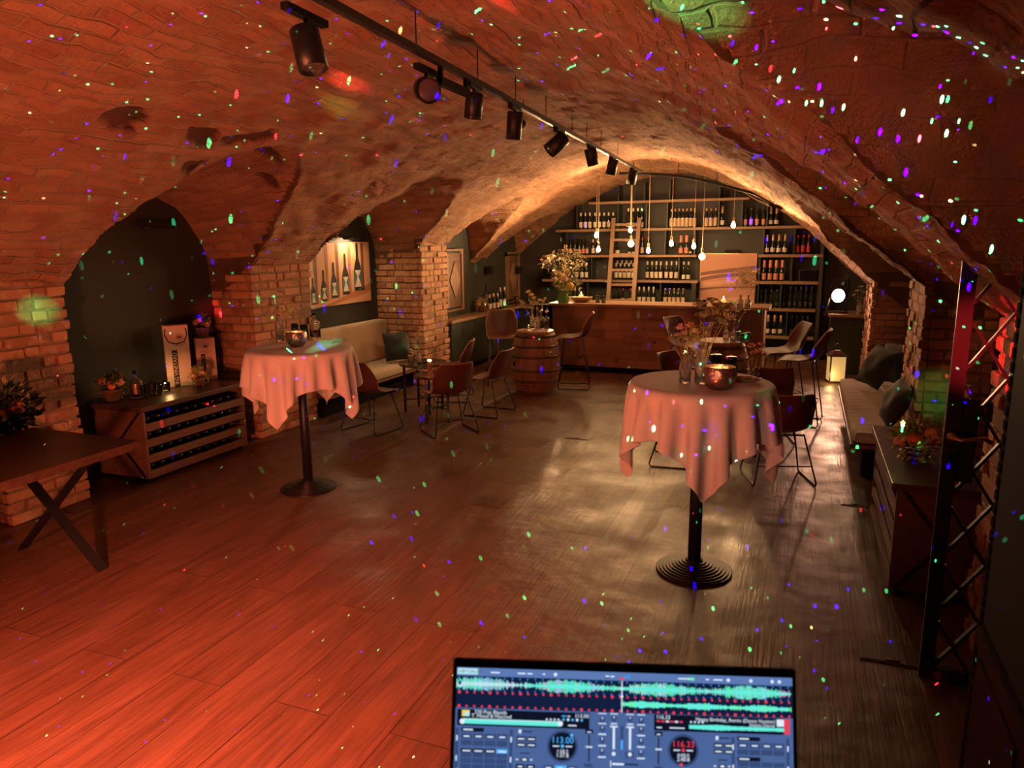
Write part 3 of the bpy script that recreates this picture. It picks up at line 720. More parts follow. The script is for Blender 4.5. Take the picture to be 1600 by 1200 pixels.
def cloth(x, y, R_, half, rot, seed, label):
    P, n = sim_cloth(R_, half, rot, seed)
    I = np.arange(n*n).reshape(n, n); q = np.stack([I[:-1, :-1], I[1:, :-1], I[1:, 1:], I[:-1, 1:]], -1).reshape(-1, 4)
    mb = MB(); mb.add(P.reshape(-1, 3).tolist(), q.tolist(), MT['cloth'], True)
    o = mb.build('tablecloth', sub=1, solid=.0025); o.location = (x, y, TOPZ-.0035+.0016)
    tag(o, label, 'tablecloth', 'cream cloths on the high tables'); return o
LTX, LTY, RTX, RTY = -3.86, 4.86, -.545, 4.40
HT.put((LTX, LTY, 0), 0, 'black high table on ringed round foot, left of the dance floor', 'high tables on ringed feet')
HT.put((RTX, RTY, 0), 0, 'black high table on ringed round foot, right and nearer the camera', 'high tables on ringed feet')
camL = math.atan2(-LTY, -LTX); camR = math.atan2(-RTY, -RTX)
cloth(LTX, LTY, .428, .70, camL-R(28)+R(45), 3, 'cream cloth hanging in points over the left high table')
cloth(RTX, RTY, .428, .72, camR+R(6)+R(45), 8, 'cream cloth hanging in points over the right high table')

# ------------------------------------------------------------------ barrels
def make_barrel():
    t = thing('wine_barrel', '', 'barrel')
    H = .86; m = MB(); ns = 22
    for k in range(ns):
        a0, a1 = 2*PI*k/ns+.006, 2*PI*(k+1)/ns-.006; prof = []
        for i in range(13):
            z = H*i/12; u = (z/H*2-1); prof.append((.255+.09*(1-u*u), z))
        vs = []
        for r, z in prof:
            for a, rr in ((a0, r), ((a0+a1)/2, r*1.004), (a1, r), (a1, r-.02), (a0, r-.02)): vs.append((rr*math.cos(a), rr*math.sin(a), z))
        fs = []
        for i in range(12):
            for j in range(5):
                l = (j+1) % 5; fs.append((i*5+j, i*5+l, (i+1)*5+l, (i+1)*5+j))
        fs += [(4, 3, 2, 1, 0), (60, 61, 62, 63, 64)]
        m.add(vs, fs, MT['barrel'], False)
    m.build('staves', t)
    m = MB(); m.lathe([(.245, .03), (.245, .05), (.001, .05)], MT['barreltop'], 32); m.build('barrel_head', t); m = MB(); m.lathe([(.262, H-.03), (.262, H+.004), (.255, H+.008), (.001, H+.008)], MT['barreltop'], 40); m.build('barrel_head', t)
    for z0, z1 in ((.02, .055), (.175, .205), (.325, .36), (.515, .55), (.655, .685), (.785, .83)):
        def rad(z): u = z/H*2-1; return .255+.09*(1-u*u)
        m = MB(); m.lathe([(rad(z0)-.005, z0), (rad(z0)+.0045, z0), (rad(z1)+.0045, z1), (rad(z1)-.005, z1)], MT['iron'], 44, cap=False); m.build('hoop', t)
    m = MB(); m.cyl((.344*math.cos(-2.2), .344*math.sin(-2.2), .43), (.352*math.cos(-2.2), .352*math.sin(-2.2), .43), .028, .026, MT['matte'], 14); m.build('bung', t)
    return t
BR = Proto(make_barrel)
LBX, LBY, RBX, RBY = -3.42, 9.35, -.90, 9.05
BR.put((LBX, LBY, 0), 0, 'upright oak wine barrel standing left of the bar counter', 'upright wine barrels')
BR.put((RBX, RBY, 0), 1.0, 'upright oak wine barrel behind the right white-clothed table', 'upright wine barrels')
BH = .868
# ------------------------------------------------------------------ tray tables
def make_tray(h, r):
    t = thing('tray_table', '', 'side table')
    m = MB(); m.lathe([(.001, h-.012), (r-.01, h-.012), (r+.004, h+.012), (r, h+.016), (r-.012, h-.002), (.001, h-.004)], MT['dwoodx'], 36); m.build('tray_top', t)
    L_ = []
    for k in range(4):
        a = PI/4+k*PI/2; x, y = (r-.06)*math.cos(a), (r-.06)*math.sin(a); L_.append((x, y))
        m = MB(); m.box((x-.012, y-.012, 0), (x+.012, y+.012, h-.012), MT['black']); m.build('leg', t)
    m = MB()
    m.beam((L_[0][0], L_[0][1], .16), (L_[2][0], L_[2][1], .16), .014, .014, MT['black']); m.beam((L_[1][0], L_[1][1], .16), (L_[3][0], L_[3][1], .16), .014, .014, MT['black'])
    m.build('cross_brace', t)
    return t
t = make_tray(.600, .30); t.location = (-4.34, 7.80, 0); t['label'] = 'larger round tray table beside the beige bench'; t['group'] = 'round tray tables on black legs'
t = make_tray(.545, .24); t.location = (-3.93, 7.38, 0); t.rotation_euler.z = .5; t['label'] = 'smaller round tray table holding the little candle bottle'; t['group'] = 'round tray tables on black legs'
t = make_tray(.57, .30); t.location = (-.55, 7.25, 0); t.rotation_euler.z = .2; t['label'] = 'round tray table hidden behind the right high table, under pink bouquet'; t['group'] = 'round tray tables on black legs'

# ------------------------------------------------------------------ wooden table at left edge
t = thing('dining_table', 'dark wooden table on black crossed legs at left picture edge', 'table', (-4.42, 2.74, 0))
m = MB(); m.box((-.62, -.62, .745), (.42, .62, .80), MT['dwoodx']); m.build('table_top', t, bevel=.004)
for yy in (-.45, .34):
    for s in (-1, 1):
        m = MB(); m.beam((-.10-s*.42, yy+s*.024, 0.0), (-.10+s*.38, yy+s*.024, .745), .022, .06, MT['black'], up=(0, 1, 0)); m.build('leg', t)

# ------------------------------------------------------------------ wine rack cabinets
def lying_bottle():
    t = thing('wine_bottle', '', 'bottle')
    T = Matrix.Rotation(R(90), 4, 'Y')
    m = MB(); m.lathe([(.001, -.12), (.030, -.12), (.036, -.112), (.037, .03), (.030, .065), (.014, .095), (.0135, .15)], MT['bottle'], 14, T); m.build('glass_body', t)
    m = MB(); m.lathe([(.0145, .10), (.0145, .172), (.013, .175), (.001, .175)], MT['kfoil'], 10, T); m.build('capsule', t)
    return t
LB = Proto(lying_bottle)
def wine_cabinet(x, y0, y1, sg, label, h=.67, deep=.5):
    """front plane at x; sg = +1 when the front looks toward +X"""
    t = thing('wine_cabinet', label, 'cabinet', (x, (y0+y1)/2, 0)); W = (y1-y0)/2; d = -sg
    def bx(m, a, b, c0, c1, z0, z1, mat): m.box((min(a, b), c0, z0), (max(a, b), c1, z1), mat)
    m = MB(); bx(m, sg*.035, d*deep, -W-.04, W+.04, h-.045, h, MT['dwood']); m.build('cabinet_top', t, bevel=.004)
    for s in (-1, 1):
        m = MB(); bx(m, 0, d*(deep-.03), s*W-.0125-(.0125 if s > 0 else -.0125), s*W+.0125-(.0125 if s > 0 else -.0125), .05, h-.045, MT['rack']); m.build('side_panel', t)
        m = MB(); yy = s*(W+.004)
        m.beam((d*.03, yy, .06), (d*(deep/2), yy, h*.52), .012, .035, MT['black'], up=(0, 1, 0)); m.beam((d*(deep/2), yy, h*.52), (d*.03, yy, h-.05), .012, .035, MT['black'], up=(0, 1, 0)); m.build('side_brace', t)
        m = MB(); m.cyl((d*.06, s*(W-.05), 0), (d*.06, s*(W-.05), .05), .022, .022, MT['matte'], 12); m.build('castor', t); m = MB(); m.cyl((d*(deep-.08), s*(W-.05), 0), (d*(deep-.08), s*(W-.05), .05), .022, .022, MT['matte'], 12); m.build('castor', t)
    m = MB(); bx(m, d*(deep-.05), d*(deep-.03), -W+.025, W-.025, .05, h-.045, MT['matte']); m.build('back_panel', t)
    rows = [.085, .225, .365, .505]
    m = MB(); bx(m, -sg*.004, d*(deep-.05), -W+.025, W-.025, .05, .068, MT['rack']); m.build('bottom_board', t)
    for r_ in rows:
        m = MB(); bx(m, 0, -sg*.018, -W+.022, W-.022, r_-.035, r_+.035, MT['rack']); m.build('front_slat', t)
    return rows
def rack_bottles(x, y0, y1, sg, rows, n, where):
    for r, rz in enumerate(rows):
        for k in range(n):
            yy = y0+.075+(y1-y0-.15)*k/(n-1)
            z = rz+.071
            lab = 'lying bottle, %s rack, %s row up, %s' % (where, ORD[r], place_word(k, n))
            LB.put((x-sg*.20, yy, z), 0 if sg > 0 else PI, lab, 'bottles lying in the %s wine rack' % where)
AX, AY0, AY1 = -5.23, 4.44, 5.66
rows = wine_cabinet(AX, AY0, AY1, 1, 'low dark wooden wine rack cabinet in left alcove, full of bottles', h=.70, deep=.62)
rack_bottles(AX, AY0, AY1, 1, rows, 11, 'left')
CX, CY0, CY1 = .56, 4.45, 5.78
rows = wine_cabinet(CX, CY0, CY1, -1, 'low dark wooden wine rack cabinet against the right wall by the gate', h=.70, deep=.5)
rack_bottles(CX, CY0, CY1, -1, rows, 11, 'right')

# ------------------------------------------------------------------ benches and pillows
def pillow(loc, rot, label, size=.44, mat='velvet', seed=0):
    rs = random.Random(seed); n = 17; vs = []; fs = []
    for side in (1, -1):
        for i in range(n):
            for j in range(n):
                u = -1+2*i/(n-1); v = -1+2*j/(n-1)
                e = (1-abs(u)**2.6)*(1-abs(v)**2.6); th = .085*max(0, e)**.55
                th += .012*math.sin(5*u+seed)*math.sin(4*v+1)*e
                pin = 1-.07*(1-abs(u*v))*(max(abs(u), abs(v))**4)
                if abs(u) > .9 or abs(v) > .9: pin += rs.uniform(-.004, .004)
                vs.append((u*size/2*pin, v*size/2*pin, side*th))
        b = 0 if side == 1 else n*n
        for i in range(n-1):
            for j in range(n-1):
                q = (b+i*n+j, b+(i+1)*n+j, b+(i+1)*n+j+1, b+i*n+j+1); fs.append(q if side == 1 else q[::-1])
    m = MB(); m.add(vs, fs, MT[mat], True)
    t = thing('throw_pillow', label, 'pillow', loc, 0, 'dark green throw pillows on the benches'); t.rotation_euler = rot
    m.build('pillow_cover', t, sub=1)
    pts = []
    for i in range(n): pts.append(vs[i*n])
    for j in range(1, n): pts.append(vs[(n-1)*n+j])
    for i in range(n-2, -1, -1): pts.append(vs[i*n+n-1])
    for j in range(n-2, 0, -1): pts.append(vs[j])
    m = MB(); m.tube(pts, .005, MT['velvet'], 6, closed=True); m.build('edge_cord', t)
    return t
def cushion(mb, lo, hi, mat, r=.03, wr=0.0, axis='y', seed=0):
    """soft rounded block with faint wrinkles on top"""
    nx, ny = 15, 60
    x0, y0, z0 = lo; x1, y1, z1 = hi; vs = []; fs = []; rs = np.random.RandomState(seed)
    for j in range(ny):
        y = y0+(y1-y0)*j/(ny-1)
        ey = min(1, min(j, ny-1-j)/1.5)
        for k in range(nx*2):
            a = 2*PI*k/(nx*2); c, s = math.cos(a), math.sin(a)
            sx = math.copysign(abs(c)**.28, c); sz = math.copysign(abs(s)**.28, s)
            f = (.86+.14*ey)
            x = (x0+x1)/2+(x1-x0)/2*sx*(f if ey < 1 else 1); z = (z0+z1)/2+(z1-z0)/2*sz*f
            if s > .3 and wr: z += wr*(math.sin(y*38+2.5*math.sin(x*9)+seed)*.5+math.sin(y*71+x*14)*.3)*(1-abs(sx)**6)
            vs.append((x, y, z))
    K = nx*2
    for j in range(ny-1):
        for k in range(K): fs.append((j*K+k, j*K+(k+1) % K, (j+1)*K+(k+1) % K, (j+1)*K+k))
    fs.append(tuple(range(K))); fs.append(tuple((ny-1)*K+k for k in reversed(range(K))))
    mb.add(vs, fs, mat, True)
t = thing('upholstered_bench', 'beige upholstered bench filling the left alcove under the bottle picture', 'bench', (-5.28, 8.13, 0))
m = MB(); m.box((-.55, -1.09, 0), (-.02, 1.09, .24), MT['matte']); m.build('plinth', t)
m = MB(); m.box((-.57, -1.10, .24), (.10, 1.10, .275), MT['rack']); m.build('seat_board', t)
m = MB(); cushion(m, (-.56, -1.10, .275), (.12, 1.10, .40), MT['bench'], wr=.004, seed=2); m.build('seat_cushion', t)
m = MB(); cushion(m, (-.575, -1.10, .405), (-.43, 1.10, .98), MT['bench'], wr=0); m.build('back_cushion', t)
pillow((-5.32, 8.84, .63), (R(74), R(0), R(55)), 'dark green throw pillow standing at the far end of left bench', .40, seed=1)
t = thing('upholstered_bench', 'beige upholstered bench along the right wall before the lantern', 'bench', (.66, 8.4, 0))
m = MB(); m.box((.02, -.55, 0), (.72, 1.05, .22), MT['matte']); m.build('plinth', t)
m = MB(); m.box((-.21, -1.68, .27), (.20, 1.05, .31), MT['dwood']); m.box((.20, -.55, .22), (.76, 1.05, .31), MT['dwood']); m.box((-.10, -1.6, .0), (.19, -1.5, .27), MT['matte']); m.build('seat_board', t)
m = MB(); cushion(m, (-.20, -1.66, .31), (.21, 1.04, .42), MT['bench'], wr=.007, seed=5); cushion(m, (.19, -.56, .31), (.62, 1.04, .42), MT['bench'], wr=.007, seed=5); m.build('seat_cushion', t)
m = MB(); cushion(m, (.56, -.57, .42), (.74, 1.02, 1.15), MT['bench']); m.build('back_cushion', t)
pillow((.80, 7.02, .635), (R(68), R(6), R(-84)), 'dark throw pillow leaning at the near end of the right bench', .40, seed=4)
pillow((.80, 8.85, .665), (R(64), R(4), R(-64)), 'dark green throw pillow halfway along the right bench, foremost of two', .46, seed=5)
pillow((1.0, 9.12, .67), (R(74), R(-4), R(-56)), 'dark green throw pillow behind the other one on the right bench', .46, seed=6)

# ================================================================== BAR
BXL, BXR, BY, BZ = -3.76, -.55, 11.1, 1.10
t = thing('bar_counter', 'long bar counter clad in stamped wine crate boards', 'bar', (-2.15, BY, 0)); ox = -2.15
m = MB(); m.box((BXL-ox, .07, .0), (BXR-ox, .60, .1), MT['matte']); m.build('plinth', t)
m = MB(); m.box((BXL-ox+.02, .02, .1), (BXR-ox-.01, .62, BZ-.04), MT['matte']); m.build('carcass', t)
CRATE = [wood('crate_board_%d' % i, c, tuple(v*.72 for v in c), 'X', .6) for i, c in enumerate([(.26, .125, .07), (.21, .10, .055), (.30, .15, .085), (.235, .115, .062), (.185, .085, .048)])]
m = MB(); random.seed(5); z = .10
for hgt in (.14, .15, .17, .13, .16, .21-.0):
    x = BXL; z1 = min(z+hgt, BZ-.045)
    while x < BXR-.01:
        w = random.uniform(.22, .52); x1 = min(x+w, BXR)
        if BXR-x1 < .12: x1 = BXR
        m.box((x-ox+.0012, -.006-random.uniform(0, .006), z+.0012), (x1-ox-.0012, .02, z1-.0012), random.choice(CRATE)); x = x1
    z = z1
m.build('crate_cladding', t)
m = MB(); m.box((BXL-ox-.06, -.05, BZ-.04), (BXR-ox+.10, .66, BZ), MT['shelf']); m.build('worktop', t, bevel=.004)
m = MB(); m.box((BXR-ox, -.02, .10), (BXR-ox+.035, .64, BZ-.04), MT['shelf']); m.build('end_panel', t)
def stamp_text(txt, px, py, size):
    p = ony(px, py, BY); T = Matrix.Translation((p.x-ox, -.0135, p.z)) @ Matrix.Rotation(R(90), 4, 'X')
    o = text_mesh(txt, size, MT['stamp'], 'stamped_mark', t, T, extrude=.001)
stamp_text("PHILIPS", 1027, 499, .085); stamp_text('CHATEAU', 991, 528, .040); stamp_text('GRAND VIN', 991, 536, .030); stamp_text('Dominique', 1025, 529, .055)
stamp_text('M', 935, 527, .06); stamp_text('W', 1008, 514, .06)
p = ony(908, 558, BY)       # little horse
m = MB()
def pr(poly, sc, cx, cz, mat=MT['stamp'], y=-.0135):
    T = Matrix.Translation((cx-ox, y, cz)) @ Matrix.Rotation(R(90), 4, 'X')
    m.prism([(a*sc, b*sc) for a, b in poly], 0, .0012, mat, T)
pr([(-.5, .1), (-.62, -.1), (-.5, -.05), (-.42, .12), (-.38, -.05), (-.45, -.5), (-.36, -.5), (-.25, -.1), (.12, -.08), (.1, -.5), (.2, -.5), (.28, -.05), (.4, .3), (.55, .2), (.6, .28), (.42, .5), (.32, .48), (.18, .2), (-.35, .22)], .085, p.x, p.z)
m.build('stamped_mark', t)
p = ony(964, 563, BY); m = MB(); pr([(0, .6), (.35, .2), (.42, -.5), (-.42, -.5), (-.35, .2)], .075, p.x, p.z); pr([(0, .38), (.2, .1), (.25, -.38), (-.25, -.38), (-.2, .1)], .075, p.x, p.z, CRATE[0], -.0150); pr([(-.1, -.25), (.1, -.25), (.1, .05), (-.1, .05)], .075, p.x, p.z, MT['stamp'], -.0165); m.build('stamped_mark', t)
p = ony(991, 532, BY); m = MB(); m.tube([(p.x-ox+.17*math.cos(a), -.0135, p.z+.075*math.sin(a)) for a in [2*PI*k/32 for k in range(32)]], .003, MT['stamp'], 5, closed=True); m.build('stamped_mark', t)
p = ony(1023, 535, BY); m = MB(); pr([(-.5, .2), (-.3, .45), (.3, .45), (.5, .2), (.3, -.3), (0, -.5), (-.3, -.3)], .05, p.x, p.z); m.build('stamped_mark', t)
# low bottle shelf at the left end of the bar
t = thing('bottle_crate', 'dark open box with wine bottles at the left end of the bar', 'shelf', (-4.02, 11.3, 0))
m = MB(); m.box((-.18, -.15, 0), (.185, .15, .74), MT['matte']); m.build('carcass', t)
m = MB(); m.box((-.18, .13, .74), (.185, .15, 1.06), MT['matte']); m.box((-.18, -.15, 1.04), (.185, .13, 1.06), MT['matte']); m.build('hood', t)

# green cupboards along the left wall
CWX, CFX = -5.415, -5.10
t = thing('base_cupboard', 'long dark green cupboard along the left wall behind the barrel', 'cupboard', (0, 0, 0))
m = MB(); m.box((CWX, 10.1, 0), (CFX-.03, 13.45, .08), MT['matte']); m.build('plinth', t)
m = MB(); m.box((CWX, 10.09, .08), (CFX-.02, 13.45, .82), MT['cabgreen']); m.box((CFX-.02, 13.0, .08), (-4.30, 13.45, .82), MT['cabgreen']); m.build('carcass', t)
dy = [10.12, 10.55, 10.98, 11.41, 11.84, 12.27, 12.70]
for k, y in enumerate(dy[:-1]):
    m = MB(); m.box((CFX-.02, y+.003, .09), (CFX, dy[k+1]-.003, .815), MT['cabgreen']); d = m.build('door', t, bevel=.002)
    yy = dy[k+1]-.035 if k % 2 == 0 else y+.035
    m = MB(); m.tube([(CFX, yy, .70), (CFX+.02, yy, .692), (CFX+.026, yy, .66), (CFX+.026, yy, .62), (CFX+.02, yy, .588), (CFX, yy, .58)], .006, MT['leather'], 6); m.build('door_handle', d)
m = MB(); m.box((CWX, 10.09, .82), (CFX+.03, 13.45, .865), MT['shelfy']); m.box((CFX+.03, 12.97, .82), (-4.28, 13.45, .865), MT['shelfy']); m.build('worktop', t, bevel=.003)
# shutters
for (x0, y0, x1, y1, lab) in [(705, 389, 722, 483, 'old wooden wall shutter with diamond panel beside the brick pillar'), (789, 394, 810, 470, 'old wooden wall shutter with diamond panel behind five wine bottles')]:
    a = onx(x0, y0, CWX); b = onx(x1, y1, CWX); ya = max(a.y, 10.35) if x0 < 720 else a.y; z0, z1 = b.z, a.z; yb = b.y
    if x0 < 720: ya = yb-.62
    t = thing('wooden_shutter', lab, 'shutter', (CWX, (ya+yb)/2, z0)); W = (yb-ya)/2; H = z1-z0
    m = MB()
    for s in (-1, 1): m.box((.002, s*W-(.07 if s > 0 else 0), 0), (.045, s*W+(.07 if s < 0 else 0), H), MT['old'])
    m.box((.002, -W, 0), (.047, W, .08), MT['old']); m.box((.002, -W, H-.08), (.047, W, H), MT['old']); m.build('shutter_frame', t)
    m = MB(); n = 5
    for k in range(n): m.box((.004, -W+.07+(2*W-.14)*k/n+.001, .08), (.025, -W+.07+(2*W-.14)*(k+1)/n-.001, H-.08), MT['rack'])
    m.build('board_panel', t)
    m = MB(); T = Matrix(((0, 0, 1, .025), (1, 0, 0, 0), (0, 1, 0, H/2), (0, 0, 0, 1))); m.prism([(0, -H*.3), (W*.62, 0), (0, H*.3), (-W*.62, 0)], 0, .016, MT['old'], T); m.build('diamond_panel', t)
    for zz in (.055, H-.055): m = MB(); m.box((.047, -W+.02, zz-.018), (.056, W-.12, zz+.018), MT['black']); m.build('hinge', t)
for (x, y, lab) in [(763, 422, 'small black box wall lamp between the two shutters'), (819, 421, 'small black box wall lamp right of the far shutter')]:
    p = onx(x, y, CWX+.06)
    t = thing('wall_lamp', lab, 'wall lamp', (CWX, min(p.y, 13.6), p.z), 0, 'small black wall lamps')
    m = MB(); m.box((0, -.05, -.05), (.02, .05, .05), MT['matte']); m.build('wall_plate', t)
    m = MB(); m.box((.02, -.075, -.07), (.14, .075, .07), MT['black']); m.build('lamp_housing', t, bevel=.004)

# ================================================================== SHELVES ON THE BACK WALL
SY0, SY1 = 13.45, 13.80
def PXX(px, Y=SY0): return ony(px, 400, Y).x
SHZ = [2.79, 2.295, 1.815, 1.355, .885, .40]
t = tL = thing('bottle_shelf', 'tall wooden wall shelving left of the big print, filled with bottles', 'shelf', (0, 0, 0))
for z, xa, xb in [(SHZ[0], PXX(919), PXX(1166)), (SHZ[1], PXX(868), PXX(1262)), (SHZ[2], PXX(848), PXX(1088)), (SHZ[3], PXX(847), PXX(1091)), (SHZ[4], PXX(880), PXX(1088))]:
    m = MB(); m.box((xa, SY0, z-.045), (xb, SY1, z), MT['shelf']); m.build('shelf_board', t, bevel=.003)
m = MB(); x = PXX(1084); m.box((x-.02, SY0+.0, .0), (x+.05, SY1, 1.31), MT['cabgreen']); m.build('end_post', t)
m = MB(); m.box((PXX(880), SY0+.02, 0), (PXX(1084), SY1, .84), MT['cabgreen']); m.build('base_unit', t)
t = tR = thing('bottle_shelf', 'wooden wall shelves right of the big print, with champagne style bottles', 'shelf', (0, 0, 0))
for z, pa, pb in [(SHZ[2], 1185, 1286), (SHZ[3], 1183, 1282), (SHZ[4], 1186, 1280), (SHZ[5], 1186, 1280)]:
    m = MB(); m.box((PXX(pa), SY0, z-.05), (PXX(pb), SY1, z), MT['shelf']); m.build('shelf_board', t, bevel=.003)
# big framed print and the box on top of it
a = ony(1096, 397, 13.70); b = ony(1178, 474, 13.70)
t = thing('framed_print', 'big framed print of a sandy landscape with dark bands between the shelves', 'picture', (a.x, 13.70, b.z-.35)); W = b.x-a.x; H = a.z-b.z+.35
m = MB(); m.box((0, 0, 0), (W, .02, H), M_('print_sand', (.50, .25, .18), .5))
pm = M_('print_dune_band', (.20, .09, .075), .5); pm2 = M_('print_pale_band', (.60, .34, .25), .5)
def band(z0, z1, zz0, zz1, mat, k):
    n = 14; vs = []; fs = []
    for i in range(n+1):
        u = i/n; vs += [(u*W, -.001*k, z0+(z1-z0)*u+.02*math.sin(u*4)), (u*W, -.001*k, zz0+(zz1-zz0)*u+.015*math.sin(u*3+1))]
    for i in range(n): fs.append((2*i, 2*i+2, 2*i+3, 2*i+1))
    m.add(vs, fs, mat)
band(H*.60, H*.70, H*.72, H*.84, pm, 1); band(H*.655, H*.755, H*.67, H*.775, pm2, 2); band(H*.50, H*.60, H*.56, H*.66, pm2, 1); band(H*.46, H*.52, H*.485, H*.55, pm, 1); band(0, 0, H*.30, H*.40, pm2, 1)
m.build('print_sheet', t)
m = MB(); e = .012
for lo, hi in (((-e, -.012, -e), (0, .03, H+e)), ((W, -.012, -e), (W+e, .03, H+e)), ((0, -.012, -e), (W, .03, 0)), ((0, -.012, H), (W, .03, H+e))): m.box(lo, hi, MT['brass'])
m.build('picture_frame', t)
t = thing('projector', 'small black projector box standing on top of the big print frame', 'projector', (PXX(1142), 13.66, a.z+.013))
m = MB(); m.box((-.13, -.0, 0), (.13, .12, .05), MT['blackp']); m.build('housing', t, bevel=.006)
m = MB(); m.tube([(-.13, .04, .05), (-.12, .04, .066), (.12, .04, .066), (.13, .04, .05)], .004, MT['black'], 6); m.build('carry_handle', t)
# grilles and boxes on the back wall
for (px, py, w, h, lab) in [(838, 446, .20, .36, 'black diamond air grille on the back wall, left of shelves'), (1313, 446, .26, .22, 'pale diamond air grille on back wall above the flood lamp')]:
    p = ony(px, py, 13.79)
    t = thing('air_grille', lab, 'vent', (p.x, 13.79, p.z), 0, 'diamond air grilles on the back wall'); m = MB()
    n = 7
    for k in range(-n, n+1):
        for s in (-1, 1):
            c = k*w/n*1.4
            pts = []
            for tt in (-1, 1):
                pass
            # clip the diagonal line z = s*x*1.3 + c to the frame
            xs_ = [-w/2, w/2]; q = [(x, s*x*1.3+c) for x in xs_]
            q2 = []
            for x, z in q:
                if z > h/2: x = (h/2-c)/(s*1.3); z = h/2
                if z < -h/2: x = (-h/2-c)/(s*1.3); z = -h/2
                q2.append((max(-w/2, min(w/2, x)), z))
            if abs(q2[0][0]-q2[1][0]) > .01: m.beam((q2[0][0], -.004, q2[0][1]), (q2[1][0], -.004, q2[1][1]), .005, .005, MT['iron'], up=(0, 1, 0))
    m.build('diamond_mesh', t)
    m = MB(); e = .012
    for lo, hi in (((-w/2, -.012, -h/2), (-w/2+e, .0, h/2)), ((w/2-e, -.012, -h/2), (w/2, 0, h/2)), ((-w/2, -.012, -h/2), (w/2, 0, -h/2+e)), ((-w/2, -.012, h/2-e), (w/2, 0, h/2))): m.box(lo, hi, MT['iron'])
    m.build('grille_frame', t)
def speakerbox(px, z, w, h, lab):
    x = PXX(px, 13.6); t = thing('speaker_box', lab, 'speaker', (x, 13.62, z)); m = MB(); m.box((-w/2, -.12, 0), (w/2, .12, h), MT['cabgreen']); m.build('housing', t, bevel=.01)
    m = MB(); m.box((-w/2+.015, -.126, .015), (w/2-.015, -.118, h-.015), MT['matte']); m.build('front_grille', t)
speakerbox(861, SHZ[3]+.002, .28, .21, 'grey-green speaker box on the left end of the fourth shelf')
speakerbox(1264, SHZ[3]+.002, .28, .20, 'dark green speaker box beside four pink-foiled bottles')
t = thing('ladder', 'wooden library ladder leaning against the bottle shelves', 'ladder', (0, 0, 0))
def lad(s):     # s from 0 bottom to 1 top
    L0, L1 = ony(949.5, 481, 12.95), ony(959, 341, 13.36); R0, R1 = ony(988.5, 481, 12.95), ony(999, 341, 13.36)
    return L0.lerp(L1, s), R0.lerp(R1, s)
a0, b0 = lad(0); a1, b1 = lad(1); dz = a1.z-a0.z; s0 = -a0.z/dz
A, Bq = lad(s0)
m = MB(); m.beam(A, a1, .035, .07, MT['shelfz'], up=(1, 0, 0)); m.build('ladder_rail', t)
m = MB(); m.beam(Bq, b1, .035, .07, MT['shelfz'], up=(1, 0, 0)); m.build('ladder_rail', t)
for py in (351, 375, 399, 422, 445, 469, 495, 525):
    s = (481-py)/140.0; P_, Q_ = lad(max(s, s0+.05)); m = MB(); m.beam(P_, Q_, .03 if py != 399 else .03, .045 if py != 399 else .07, MT['shelfz']); m.build('rung', t)

